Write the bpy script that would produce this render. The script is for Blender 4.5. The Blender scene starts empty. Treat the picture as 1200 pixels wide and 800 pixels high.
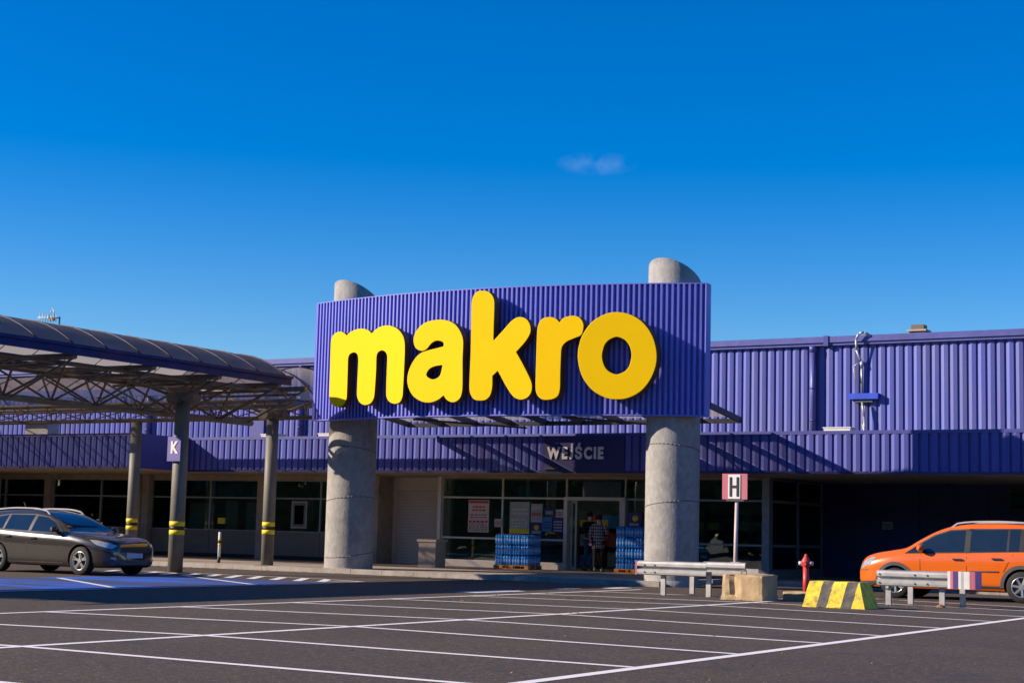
import bpy, bmesh, math, random
from mathutils import Vector, Matrix
from mathutils.bvhtree import BVHTree
R = math.radians
random.seed(7)
S = bpy.context.scene
COL = S.collection

# ------------------------------------------------------------------ camera
cam_d = bpy.data.cameras.new("camera"); cam = bpy.data.objects.new("camera", cam_d); COL.objects.link(cam)
rt = Vector((0.86015943, 0.5094201, 0.02483785)); up = Vector((0.03757464, -0.11186149, 0.99301317)); fw = Vector((-0.50863927, 0.85321637, 0.11535999))
cam.matrix_world = Matrix(((rt.x, up.x, -fw.x, 0), (rt.y, up.y, -fw.y, 0), (rt.z, up.z, -fw.z, 1.179), (0, 0, 0, 1)))
cam_d.sensor_width = 36; cam_d.lens = 57.9; cam_d.clip_end = 6000; cam_d.clip_start = .1
S.camera = cam

# ------------------------------------------------------------------ sky, sun, exposure
SUN = Vector((-1.42, -1.0, 0.79)).normalized()          # towards the sun
EL = math.asin(SUN.z); ROT = math.atan2(SUN.x, SUN.y)
W = bpy.data.worlds.new("World"); S.world = W; W.use_nodes = True
nt = W.node_tree; nt.nodes.clear()
sky = nt.nodes.new("ShaderNodeTexSky"); sky.sky_type = 'NISHITA'; sky.sun_disc = False
sky.sun_elevation = EL; sky.sun_rotation = ROT; sky.air_density = 1.0; sky.dust_density = .05; sky.ozone_density = 4.5; sky.altitude = 0
hs = nt.nodes.new("ShaderNodeHueSaturation"); hs.inputs['Saturation'].default_value = 1.46; hs.inputs['Hue'].default_value = .514
# a faint wisp of cloud at one place in the sky
tc = nt.nodes.new("ShaderNodeTexCoord")
cd = (fw + rt * ((700 - 600) / 1930) + up * ((400 - 192) / 1930)).normalized()
sub = nt.nodes.new("ShaderNodeVectorMath"); sub.operation = 'SUBTRACT'; sub.inputs[1].default_value = cd
mp = nt.nodes.new("ShaderNodeMapping"); mp.inputs['Rotation'].default_value = (0, 0, -math.atan2(rt.y, rt.x)); mp.inputs['Scale'].default_value = (1, 1, 1)
nt.links.new(tc.outputs['Generated'], sub.inputs[0]); nt.links.new(sub.outputs[0], mp.inputs['Vector'])
sc_ = nt.nodes.new("ShaderNodeVectorMath"); sc_.operation = 'MULTIPLY'; sc_.inputs[1].default_value = (38, 38, 130)
ln = nt.nodes.new("ShaderNodeVectorMath"); ln.operation = 'LENGTH'
nt.links.new(mp.outputs[0], sc_.inputs[0]); nt.links.new(sc_.outputs[0], ln.inputs[0])
nz = nt.nodes.new("ShaderNodeTexNoise"); nz.inputs['Scale'].default_value = 75; nz.inputs['Detail'].default_value = 5
nt.links.new(tc.outputs['Generated'], nz.inputs['Vector'])
m1 = nt.nodes.new("ShaderNodeMath"); m1.operation = 'SUBTRACT'; m1.use_clamp = True; m1.inputs[0].default_value = 1.0
nt.links.new(ln.outputs['Value'], m1.inputs[1])
m2 = nt.nodes.new("ShaderNodeMath"); m2.operation = 'MULTIPLY'; m2.use_clamp = True
nt.links.new(m1.outputs[0], m2.inputs[0]); nr = nt.nodes.new('ShaderNodeValToRGB'); nr.color_ramp.elements[0].position = .40; nr.color_ramp.elements[1].position = .75; nt.links.new(nz.outputs['Fac'], nr.inputs[0]); nt.links.new(nr.outputs[0], m2.inputs[1])
m3 = nt.nodes.new("ShaderNodeMath"); m3.operation = 'MULTIPLY'; m3.inputs[1].default_value = .13
nt.links.new(m2.outputs[0], m3.inputs[0])
mx = nt.nodes.new("ShaderNodeMixRGB"); mx.inputs['Color2'].default_value = (6.5, 7.5, 9.5, 1)
nt.links.new(m3.outputs[0], mx.inputs['Fac']); nt.links.new(sky.outputs[0], hs.inputs['Color']); nt.links.new(hs.outputs[0], mx.inputs['Color1'])
bg = nt.nodes.new("ShaderNodeBackground"); bg.inputs['Strength'].default_value = 0.100
wo = nt.nodes.new("ShaderNodeOutputWorld")
nt.links.new(mx.outputs[0], bg.inputs['Color']); nt.links.new(bg.outputs[0], wo.inputs['Surface'])
sl = bpy.data.lights.new("sun", 'SUN'); sl.energy = 5.0; sl.angle = R(.5); sl.color = (1, .86, .70)
so = bpy.data.objects.new("sun", sl); COL.objects.link(so); so.rotation_euler = SUN.to_track_quat('Z', 'Y').to_euler(); so.location = (-30, -20, 30)
S.view_settings.view_transform = 'Standard'; S.view_settings.look = 'None'; S.view_settings.gamma = 1
S.view_settings.exposure = 0.60

# ------------------------------------------------------------------ materials
def mat(name, col, rough=.6, metal=0.0, var=.12, scale=4.0, bump=0.0, bscale=40.0, dirt=None, dscale=1.2, damt=.5, coat=0.0, emit=None, alpha=None, trans=None, spec=.5, stretch=None, rnd=0):
    m = bpy.data.materials.new(name); m.use_nodes = True; t = m.node_tree; b = t.nodes['Principled BSDF']
    g = t.nodes.new("ShaderNodeNewGeometry")
    src = g.outputs['Position']
    if stretch:
        mp = t.nodes.new("ShaderNodeMapping"); mp.inputs['Scale'].default_value = stretch; t.links.new(src, mp.inputs[0]); src = mp.outputs[0]
    n = t.nodes.new("ShaderNodeTexNoise"); n.inputs['Scale'].default_value = scale; n.inputs['Detail'].default_value = 5; t.links.new(src, n.inputs['Vector'])
    r = t.nodes.new("ShaderNodeValToRGB"); e = r.color_ramp.elements
    e[0].position = .3; e[1].position = .7
    e[0].color = (*[c * (1 - var) for c in col], 1); e[1].color = (*[min(1, c * (1 + var)) for c in col], 1)
    t.links.new(n.outputs['Fac'], r.inputs['Fac']); out = r.outputs[0]
    if dirt:
        n2 = t.nodes.new("ShaderNodeTexNoise"); n2.inputs['Scale'].default_value = dscale; n2.inputs['Detail'].default_value = 8; n2.inputs['Roughness'].default_value = .7; t.links.new(src, n2.inputs['Vector'])
        r2 = t.nodes.new("ShaderNodeValToRGB"); r2.color_ramp.elements[0].position = .5; r2.color_ramp.elements[1].position = .68
        r2.color_ramp.elements[0].color = (0, 0, 0, 1); r2.color_ramp.elements[1].color = (damt, damt, damt, 1)
        t.links.new(n2.outputs['Fac'], r2.inputs['Fac'])
        x = t.nodes.new("ShaderNodeMixRGB"); x.inputs['Color2'].default_value = (*dirt, 1); t.links.new(r2.outputs[0], x.inputs['Fac']); t.links.new(out, x.inputs['Color1']); out = x.outputs[0]
    if rnd:
        oi = t.nodes.new("ShaderNodeObjectInfo"); mr = t.nodes.new("ShaderNodeMapRange"); mr.inputs['To Min'].default_value = 1 - rnd; mr.inputs['To Max'].default_value = 1 + rnd * .5; t.links.new(oi.outputs['Random'], mr.inputs['Value'])
        xm = t.nodes.new("ShaderNodeVectorMath"); xm.operation = 'SCALE'; t.links.new(out, xm.inputs[0]); t.links.new(mr.outputs[0], xm.inputs['Scale']); out = xm.outputs[0]
    t.links.new(out, b.inputs['Base Color'])
    b.inputs['Roughness'].default_value = rough; b.inputs['Metallic'].default_value = metal; b.inputs['Coat Weight'].default_value = coat; b.inputs['Coat Roughness'].default_value = .03
    b.inputs['Specular IOR Level'].default_value = spec
    if emit: b.inputs['Emission Color'].default_value = (*emit[0], 1); b.inputs['Emission Strength'].default_value = emit[1]
    if bump:
        n3 = t.nodes.new("ShaderNodeTexNoise"); n3.inputs['Scale'].default_value = bscale; n3.inputs['Detail'].default_value = 4; t.links.new(src, n3.inputs['Vector'])
        bp = t.nodes.new("ShaderNodeBump"); bp.inputs['Strength'].default_value = bump; bp.inputs['Distance'].default_value = .02; t.links.new(n3.outputs['Fac'], bp.inputs['Height']); t.links.new(bp.outputs[0], b.inputs['Normal'])
    if trans:   # (weight translucent, weight transparent, colour)
        o = t.nodes['Material Output']; tr = t.nodes.new("ShaderNodeBsdfTranslucent"); tr.inputs[0].default_value = (*trans[2], 1)
        a = t.nodes.new("ShaderNodeMixShader"); a.inputs[0].default_value = trans[0]; t.links.new(b.outputs[0], a.inputs[1]); t.links.new(tr.outputs[0], a.inputs[2])
        tp = t.nodes.new("ShaderNodeBsdfTransparent"); tp.inputs[0].default_value = (.95, .9, .85, 1)
        c = t.nodes.new("ShaderNodeMixShader"); c.inputs[0].default_value = trans[1]; t.links.new(a.outputs[0], c.inputs[1]); t.links.new(tp.outputs[0], c.inputs[2]); t.links.new(c.outputs[0], o.inputs['Surface'])
    return m

def glass(name, tint, base=.08, rough=.01):
    m = bpy.data.materials.new(name); m.use_nodes = True; t = m.node_tree; t.nodes.clear()
    o = t.nodes.new("ShaderNodeOutputMaterial"); tp = t.nodes.new("ShaderNodeBsdfTransparent"); tp.inputs[0].default_value = (*tint, 1)
    gl = t.nodes.new("ShaderNodeBsdfGlossy"); gl.inputs['Roughness'].default_value = rough; gl.inputs[0].default_value = (.85, .92, .9, 1)
    n = t.nodes.new("ShaderNodeTexNoise"); n.inputs['Scale'].default_value = .9; g = t.nodes.new("ShaderNodeNewGeometry"); t.links.new(g.outputs['Position'], n.inputs['Vector'])
    bp = t.nodes.new("ShaderNodeBump"); bp.inputs['Strength'].default_value = .05; bp.inputs['Distance'].default_value = .03; t.links.new(n.outputs['Fac'], bp.inputs['Height']); t.links.new(bp.outputs[0], gl.inputs['Normal'])
    f = t.nodes.new("ShaderNodeFresnel"); f.inputs['IOR'].default_value = 1.5
    a = t.nodes.new("ShaderNodeMath"); a.operation = 'ADD'; a.inputs[1].default_value = base; a.use_clamp = True; t.links.new(f.outputs[0], a.inputs[0])
    x = t.nodes.new("ShaderNodeMixShader"); t.links.new(a.outputs[0], x.inputs[0]); t.links.new(tp.outputs[0], x.inputs[1]); t.links.new(gl.outputs[0], x.inputs[2]); t.links.new(x.outputs[0], o.inputs[0])
    return m

def asphalt():
    m = bpy.data.materials.new("asphalt"); m.use_nodes = True; t = m.node_tree; b = t.nodes['Principled BSDF']; b.inputs['Roughness'].default_value = .85
    g = t.nodes.new("ShaderNodeNewGeometry"); P = g.outputs['Position']
    def noise(s, d=4, r=.6):
        n = t.nodes.new("ShaderNodeTexNoise"); n.inputs['Scale'].default_value = s; n.inputs['Detail'].default_value = d; n.inputs['Roughness'].default_value = r; t.links.new(P, n.inputs['Vector']); return n.outputs['Fac']
    def ramp(s, p0, c0, p1, c1):
        r = t.nodes.new("ShaderNodeValToRGB"); e = r.color_ramp.elements; e[0].position = p0; e[0].color = (*c0, 1); e[1].position = p1; e[1].color = (*c1, 1); t.links.new(s, r.inputs[0]); return r.outputs[0]
    base = ramp(noise(.35, 6), .3, (.052, .036, .0235), .7, (.080, .055, .037))
    fine = ramp(noise(38, 3, .85), .34, (.10, .10, .10), .66, (2.1, 2.05, 1.98))
    x = t.nodes.new("ShaderNodeMixRGB"); x.blend_type = 'MULTIPLY'; x.inputs[0].default_value = 1; t.links.new(base, x.inputs[1]); t.links.new(fine, x.inputs[2])
    x0_ = t.nodes.new('ShaderNodeMixRGB'); x0_.blend_type = 'MULTIPLY'; x0_.inputs[0].default_value = 1; t.links.new(x.outputs[0], x0_.inputs[1]); t.links.new(ramp(noise(11, 3, .8), .40, (.62, .62, .62), .62, (1.42, 1.42, 1.42)), x0_.inputs[2]); x = x0_
    v = t.nodes.new("ShaderNodeTexVoronoi"); v.inputs['Scale'].default_value = 15; t.links.new(P, v.inputs['Vector'])
    sp = ramp(v.outputs['Distance'], .10, (1, 1, 1), .17, (0, 0, 0))
    mm = t.nodes.new("ShaderNodeMath"); mm.operation = 'MULTIPLY'; t.links.new(sp, mm.inputs[0])
    wn = ramp(noise(9, 2), .45, (0, 0, 0), .55, (.9, .9, .9)); t.links.new(wn, mm.inputs[1])
    y = t.nodes.new("ShaderNodeMixRGB"); t.links.new(mm.outputs[0], y.inputs[0]); t.links.new(x.outputs[0], y.inputs[1]); y.inputs[2].default_value = (.40, .34, .29, 1)
    # oil stains and patches
    st = ramp(noise(.9, 7, .65), .56, (0, 0, 0), .66, (.65, .65, .65))
    z = t.nodes.new("ShaderNodeMixRGB"); t.links.new(st, z.inputs[0]); t.links.new(y.outputs[0], z.inputs[1]); z.inputs[2].default_value = (.035, .03, .03, 1)
    # cracks
    vc = t.nodes.new("ShaderNodeTexVoronoi"); vc.feature = 'DISTANCE_TO_EDGE'; vc.inputs['Scale'].default_value = .22
    nd = t.nodes.new("ShaderNodeTexNoise"); nd.inputs['Scale'].default_value = 1.1; nd.inputs['Detail'].default_value = 6; t.links.new(P, nd.inputs['Vector'])
    va = t.nodes.new("ShaderNodeVectorMath"); va.operation = 'MULTIPLY_ADD'; va.inputs[1].default_value = (1.6, 1.6, 0); t.links.new(nd.outputs['Color'], va.inputs[0]); t.links.new(P, va.inputs[2]); t.links.new(va.outputs[0], vc.inputs['Vector'])
    cr = ramp(vc.outputs['Distance'], .001, (.55, .55, .55), .005, (0, 0, 0))
    q = t.nodes.new("ShaderNodeMixRGB"); t.links.new(cr, q.inputs[0]); t.links.new(z.outputs[0], q.inputs[1]); q.inputs[2].default_value = (.025, .022, .02, 1)
    t.links.new(q.outputs[0], b.inputs['Base Color'])
    bp = t.nodes.new("ShaderNodeBump"); bp.inputs['Strength'].default_value = .5; bp.inputs['Distance'].default_value = .008; t.links.new(noise(70, 3), bp.inputs['Height']); t.links.new(bp.outputs[0], b.inputs['Normal'])
    return m

def paint(name, col, wear=.5, under=(.05, .042, .04), worn_shadow_streak=None):
    m = bpy.data.materials.new(name); m.use_nodes = True; t = m.node_tree; b = t.nodes['Principled BSDF']; b.inputs['Roughness'].default_value = .7
    g = t.nodes.new("ShaderNodeNewGeometry"); n = t.nodes.new("ShaderNodeTexNoise"); n.inputs['Scale'].default_value = 7; n.inputs['Detail'].default_value = 8; n.inputs['Roughness'].default_value = .75; t.links.new(g.outputs['Position'], n.inputs['Vector'])
    if worn_shadow_streak:
        mp = t.nodes.new('ShaderNodeMapping'); mp.inputs['Rotation'].default_value = (0, 0, R(-30)); mp.inputs['Scale'].default_value = worn_shadow_streak; t.links.new(g.outputs['Position'], mp.inputs[0]); t.links.new(mp.outputs[0], n.inputs['Vector'])
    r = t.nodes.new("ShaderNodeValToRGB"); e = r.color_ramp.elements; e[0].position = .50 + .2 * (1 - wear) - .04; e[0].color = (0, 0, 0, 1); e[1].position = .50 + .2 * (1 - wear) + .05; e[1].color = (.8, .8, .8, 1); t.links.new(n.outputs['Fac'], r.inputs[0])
    x = t.nodes.new("ShaderNodeMixRGB"); x.inputs[1].default_value = (*col, 1); x.inputs[2].default_value = (*under, 1); t.links.new(r.outputs[0], x.inputs[0]); t.links.new(x.outputs[0], b.inputs['Base Color'])
    return m

M = dict(
 asphalt=asphalt(), line=paint("line_paint", (.90, .84, .80), .12), blue_paint=paint("blue_bay_paint", (.015, .12, .58), 1.14, worn_shadow_streak=(.025, .11, 1)), hatch=paint("hatch_paint", (.80, .78, .74), .3),  # blue bays: stretched wear doubles as painted stripes of truss shadow
 paving=mat("paving", (.36, .285, .21), .85, var=.12, scale=3, bump=.3, dirt=(.12, .10, .08), dscale=1.5),
 kerb=mat("kerb_concrete", (.33, .29, .25), .85, var=.15, bump=.4, dirt=(.12, .10, .09)),
 cladding=mat("blue_cladding", (.118, .134, .42), .45, spec=.25, rnd=.16, var=.07, scale=.7, dirt=(.17, .17, .32), dscale=1.6, damt=.5, stretch=(1, 1, .18)),
 fascia=mat("fascia_cladding", (.095, .108, .36), .5, spec=.2, rnd=.16, var=.08, scale=.9, dirt=(.10, .10, .28), dscale=.8, damt=.4, stretch=(1, 1, .3)),
 board=mat("board_cladding", (.180, .195, .64), .45, spec=.3, var=.05, scale=.8),
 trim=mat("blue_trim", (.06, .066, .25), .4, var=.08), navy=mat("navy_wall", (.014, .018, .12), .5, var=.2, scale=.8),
 gutter=mat("gutter_paint", (.095, .10, .32), .4, var=.1, dirt=(.07, .06, .18)),
 roof=mat("flat_roof", (.16, .15, .14), .9), soffit=mat("soffit", (.40, .31, .22), .7, var=.12, dirt=(.10, .08, .05)),
 alu=mat("aluminium_frame", (.62, .60, .57), .42, metal=.25, var=.08), alu_shaded=mat("shaded_frame", (.30, .31, .34), .45, metal=.2),  # second aluminium has the shade darkened into its colour
 riser=mat("grey_riser", (.17, .16, .15), .6, var=.06), pilaster=mat("pilaster", (.38, .33, .28), .7, var=.08, dirt=(.15, .12, .10)),
 shutter=mat("shutter_metal", (.60, .53, .47), .6, var=.05), glass=glass("shop_glass", (.55, .64, .60), .075), glass_d=glass("dark_glass", (.66, .74, .74), .05),
 inside=mat("interior_wall", (.20, .23, .21), .9), inside_floor=mat("interior_floor", (.10, .09, .08), .5), shelf=mat("shelf_metal", (.10, .12, .16), .5),
 yellow=mat("sign_yellow", (.98, .60, .0), .6, spec=.1, var=.015, scale=.6), yellow_side=mat("letter_side", (.10, .05, .01), .5),
 concrete=mat("column_concrete", (.33, .315, .29), .85, var=.13, scale=9, bump=.4, bscale=18, dirt=(.17, .16, .145), dscale=2.6, damt=.5, spec=.2, stretch=(1, 1, .7)),
 seam=mat("column_seam", (.20, .17, .15), .9), steel=mat("galvanised_steel", (.46, .45, .43), .45, metal=.4, var=.15, scale=6, dirt=(.32, .28, .24)),
 steel_rust=mat("rust", (.25, .12, .06), .8), pole=mat("pole_paint", (.16, .145, .12), .6, var=.12, scale=3, dirt=(.12, .10, .08)),
 truss=mat("truss_paint", (.165, .13, .09), .6, var=.2, scale=3, dirt=(.09, .06, .05)), eave=mat("eave_blue", (.004, .024, .13), .6, spec=.2, var=.15, dirt=(.22, .04, .07), dscale=1.6, damt=.35),
 rib=mat("roof_rib", (.05, .035, .05), .6, var=.2, dirt=(.34, .12, .12), dscale=1.3), poly=mat("roof_sheet", (.23, .215, .215), .5, var=.18, scale=1.6, dirt=(.14, .11, .10), dscale=3, trans=(.6, .03, (.70, .68, .68))),
 poly_wing=mat("wing_roof_sheet", (.24, .20, .19), .5, var=.18, scale=1.6, trans=(.6, .58, (.74, .68, .64))), awn=mat("awning_sheet", (.5, .47, .42), .4, var=.1, trans=(.6, .62, (.85, .8, .7))), dark_steel=mat("dark_steel", (.05, .055, .065), .5, var=.2),
 band_y=mat("band_yellow", (.85, .62, .01), .5, var=.05), black=mat("black_paint", (.012, .012, .013), .5), white=mat("white_paint", (.70, .68, .65), .5, var=.05, dirt=(.5, .45, .4), damt=.3),
 red=mat("red_paint", (.55, .045, .04), .45, var=.12), faded_red=mat("faded_red", (.46, .13, .17), .5, var=.1, stretch=(12, 1, .6)),
 tan=mat("tan_concrete", (.46, .33, .18), .9, var=.18, scale=6, bump=.5, dirt=(.26, .17, .09), dscale=3), stone_y=mat("yellow_stripe", (.78, .58, .03), .7, var=.12, bump=.5, bscale=14, dirt=(.20, .13, .07), dscale=7, damt=.95), stone_k=mat("black_stripe", (.09, .085, .08), .85, var=.25, bump=.5, dirt=(.24, .20, .15), dscale=5),
 orange=mat("orange_body", (.68, .125, .002), .28, var=.02, coat=.9), dkbody=mat("dark_body", (.055, .048, .043), .22, metal=.45, var=.04, coat=1.0), carglass=mat("car_glass", (.012, .02, .026), .03, spec=.9, coat=.6), navy_stripe=mat("navy_stripe", (.05, .03, .16), .5), rail=mat("rail_grey", (.42, .41, .40), .55), blind=mat("blind", (.5, .48, .44), .8), rubber=mat("rubber", (.012, .012, .012), .8), plastic=mat("grey_plastic", (.07, .065, .065), .6), rim=mat("alloy", (.55, .54, .52), .28, metal=.8), lamp=mat("lamp_glass", (.62, .66, .70), .08, metal=.5, coat=1), chrome=mat("chrome", (.6, .6, .6), .15, metal=1), amber=mat("amber", (.7, .2, .01), .3), plate=mat("plate", (.42, .47, .60), .5),
 wood=mat("pallet_wood", (.56, .24, .06), .8, var=.2, stretch=(2, 10, 10)), bottle=mat("bottle_blue", (.03, .34, .90), .16, var=.1, scale=9, coat=.6), label_w=mat("bottle_label", (.30, .50, .85), .4), cap=mat("bottle_cap", (.04, .10, .5), .4),
 lampblue=mat("blue_box", (.02, .07, .55), .5), poster=mat("poster_white", (.66, .58, .56), .5, var=.06), poster_r=mat("poster_red", (.55, .06, .07), .5), poster_y=mat("poster_yellow", (.80, .68, .04), .5), poster_b=mat("poster_navy", (.03, .03, .22), .5), poster_g=mat("poster_grey", (.38, .42, .40), .5), poster_bl=mat("poster_blue", (.03, .22, .55), .5),
 skin=mat("skin", (.72, .46, .33), .6), jacket=mat("black_jacket", (.016, .016, .018), .8, var=.3), jeans=mat("jeans", (.03, .07, .18), .85, var=.2), hair=mat("hair", (.02, .013, .01), .7), shoe=mat("pale_shoe", (.35, .34, .34), .6), shoe_d=mat("dark_shoe", (.03, .03, .03), .6),
 letter_grey=mat("entrance_letter", (.70, .68, .72), .5), pinkgrey=mat("faded_pole", (.50, .40, .38), .5), tube=mat("hidden_fill_tube", (.9, .95, .95), .5, emit=((.80, .95, .86), 5.0)), brown=mat("vent_brown", (.16, .11, .07), .6), k_sign=mat("row_sign_blue", (.12, .10, .34), .5), leaf=mat("far_foliage", (.11, .115, .04), .9, var=.4, scale=1), trunk=mat("trunk_bark", (.08, .06, .04), .9),
)
# plaid cloth
def plaid():
    m = bpy.data.materials.new("plaid_cloth"); m.use_nodes = True; t = m.node_tree; b = t.nodes['Principled BSDF']; b.inputs['Roughness'].default_value = .9
    g = t.nodes.new("ShaderNodeTexCoord"); s = t.nodes.new("ShaderNodeSeparateXYZ"); t.links.new(g.outputs['Object'], s.inputs[0])
    def wv(sock, f):
        a = t.nodes.new("ShaderNodeMath"); a.operation = 'MULTIPLY'; a.inputs[1].default_value = f; t.links.new(sock, a.inputs[0]); c = t.nodes.new("ShaderNodeMath"); c.operation = 'SINE'; t.links.new(a.outputs[0], c.inputs[0]); d = t.nodes.new("ShaderNodeMath"); d.operation = 'GREATER_THAN'; d.inputs[1].default_value = .25; t.links.new(c.outputs[0], d.inputs[0]); return d.outputs[0]
    a = t.nodes.new("ShaderNodeMath"); a.operation = 'ADD'; t.links.new(wv(s.outputs[0], 95), a.inputs[0]); t.links.new(wv(s.outputs[2], 70), a.inputs[1])
    h = t.nodes.new("ShaderNodeMath"); h.operation = 'MULTIPLY'; h.inputs[1].default_value = .5; t.links.new(a.outputs[0], h.inputs[0])
    r = t.nodes.new("ShaderNodeValToRGB"); r.color_ramp.elements[0].color = (.03, .025, .03, 1); r.color_ramp.elements[1].color = (.50, .46, .47, 1); t.links.new(h.outputs[0], r.inputs[0]); t.links.new(r.outputs[0], b.inputs['Base Color'])
    return m
M['plaid'] = plaid()

# ------------------------------------------------------------------ mesh helpers
ORG = {}
class MB:
    def __init__(s): s.v = []; s.f = []; s.mi = []; s.cur = 0; s.sm = []; s.smooth = False
    def add(s, vs, fs):
        o = len(s.v); s.v += [tuple(v) for v in vs]; s.f += [[i + o for i in f] for f in fs]; s.mi += [s.cur] * len(fs); s.sm += [s.smooth] * len(fs); return s
    def box(s, x0, x1, y0, y1, z0, z1):
        if x0 > x1: x0, x1 = x1, x0
        if y0 > y1: y0, y1 = y1, y0
        if z0 > z1: z0, z1 = z1, z0
        return s.add([(x0, y0, z0), (x1, y0, z0), (x1, y1, z0), (x0, y1, z0), (x0, y0, z1), (x1, y0, z1), (x1, y1, z1), (x0, y1, z1)],
                     [(0, 3, 2, 1), (4, 5, 6, 7), (0, 1, 5, 4), (1, 2, 6, 5), (2, 3, 7, 6), (3, 0, 4, 7)])
    def tube(s, p0, p1, r, n=8, r1=None, cap=True):
        p0 = Vector(p0); p1 = Vector(p1); r1 = r if r1 is None else r1; d = (p1 - p0).normalized()
        a = d.cross(Vector((0, 0, 1)) if abs(d.z) < .95 else Vector((1, 0, 0))).normalized(); b = d.cross(a)
        vs = [p0 + (a * math.cos(2 * math.pi * i / n) + b * math.sin(2 * math.pi * i / n)) * r for i in range(n)] + [p1 + (a * math.cos(2 * math.pi * i / n) + b * math.sin(2 * math.pi * i / n)) * r1 for i in range(n)]
        sm = s.smooth; s.smooth = True
        s.add(vs, [(i, (i + 1) % n, n + (i + 1) % n, n + i) for i in range(n)]); s.smooth = False
        if cap: s.f += [[len(s.v) - 2 * n + i for i in reversed(range(n))], [len(s.v) - n + i for i in range(n)]]; s.mi += [s.cur] * 2; s.sm += [False] * 2
        s.smooth = sm; return s
    def path(s, pts, r, n=8):
        for a, b in zip(pts, pts[1:]): s.tube(a, b, r, n)
        return s
    def bar(s, p0, p1, w, h):      # rectangular bar, h vertical-ish
        p0 = Vector(p0); p1 = Vector(p1); d = (p1 - p0).normalized(); u = Vector((0, 0, 1)) if abs(d.z) < .95 else Vector((1, 0, 0)); a = d.cross(u).normalized() * w / 2; b = a.normalized().cross(d) * h / 2
        vs = [p + q for p in (p0, p1) for q in (-a - b, a - b, a + b, -a + b)]
        return s.add(vs, [(0, 3, 2, 1), (4, 5, 6, 7), (0, 1, 5, 4), (1, 2, 6, 5), (2, 3, 7, 6), (3, 0, 4, 7)])
    def lathe(s, prof, c=(0, 0, 0), n=16, axis='z'):
        o = []; 
        for r, z in prof:
            for i in range(n):
                a = 2 * math.pi * i / n; x, y = r * math.cos(a), r * math.sin(a)
                o.append((c[0] + x, c[1] + y, c[2] + z) if axis == 'z' else (c[0] + x, c[1] + z, c[2] + y))
        fs = []
        for k in range(len(prof) - 1):
            for i in range(n): fs.append((k * n + i, k * n + (i + 1) % n, (k + 1) * n + (i + 1) % n, (k + 1) * n + i))
        sm = s.smooth; s.smooth = True; s.add(o, fs); s.smooth = sm; return s
    def prism(s, poly, y0, y1, plane='xz'):   # closed polygon extruded
        n = len(poly)
        def P(a, b, t): return (a, t, b) if plane == 'xz' else ((t, a, b) if plane == 'yz' else (a, b, t))
        return s.add([P(a, b, y0) for a, b in poly] + [P(a, b, y1) for a, b in poly],
                     [list(range(n)), list(reversed(range(n, 2 * n)))] + [(i, n + i, n + (i + 1) % n, (i + 1) % n) for i in range(n)])
    def mesh(s, name, mats, o=(0, 0, 0)):
        me = bpy.data.meshes.new(name); ox, oy, oz = o
        me.from_pydata([(x - ox, y - oy, z - oz) for x, y, z in s.v], [], s.f)
        for m in (mats if isinstance(mats, (list, tuple)) else [mats]): me.materials.append(m)
        me.polygons.foreach_set('material_index', s.mi); me.polygons.foreach_set('use_smooth', s.sm)
        bm = bmesh.new(); bm.from_mesh(me); bmesh.ops.recalc_face_normals(bm, faces=bm.faces); bm.to_mesh(me); bm.free()
        return me
    def build(s, name, mats, parent=None, **tags):
        o = ORG.get(parent.name, (0, 0, 0)) if parent else (0, 0, 0)
        return link(name, s.mesh(name, mats, o), parent, **tags)
def link(name, me, parent=None, label=None, cat=None, group=None, kind=None, loc=None):
    ob = bpy.data.objects.new(name, me); COL.objects.link(ob)
    if parent:
        ob.parent = parent
        ORG[ob.name] = ORG.get(parent.name, (0, 0, 0))
    if loc is not None: ob.location = loc
    if label: ob['label'] = label
    if cat: ob['category'] = cat
    if group: ob['group'] = group
    if kind: ob['kind'] = kind
    return ob
def thing(name, loc, label, cat, group=None, rz=0, local=False):
    e = link(name, None, None, label, cat, group); e.location = loc; e.rotation_euler = (0, 0, rz); e.empty_display_size = .3
    ORG[e.name] = (0, 0, 0) if (local or rz) else tuple(loc)
    return e
def copy_tree(o, parent=None):
    c = o.copy(); COL.objects.link(c); c.parent = parent
    for ch in o.children: copy_tree(ch, c)
    return c
def box(name, x0, x1, y0, y1, z0, z1, m, parent=None, **k): return MB().box(x0, x1, y0, y1, z0, z1).build(name, m, parent, **k)
def text(name, body, size, ext, m, loc, parent=None, bold=0, rot=(R(90), 0, 0), sx=1, **k):
    cu = bpy.data.curves.new(name, 'FONT'); cu.body = body; cu.size = size; cu.extrude = ext; cu.offset = bold; cu.align_x = 'CENTER'; cu.align_y = 'CENTER'; cu.resolution_u = 4
    t = bpy.data.objects.new(name, cu); me = bpy.data.meshes.new_from_object(t); bpy.data.objects.remove(t)
    me.materials.clear(); me.materials.append(m)
    mt = Matrix.Translation(Vector(loc) - Vector(ORG.get(parent.name, (0, 0, 0)) if parent else (0, 0, 0))) @ Matrix.Rotation(rot[2], 4, 'Z') @ Matrix.Rotation(rot[0], 4, 'X') @ Matrix.Diagonal((sx, 1, 1, 1)); me.transform(mt)
    return link(name, me, parent, **k)
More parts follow.
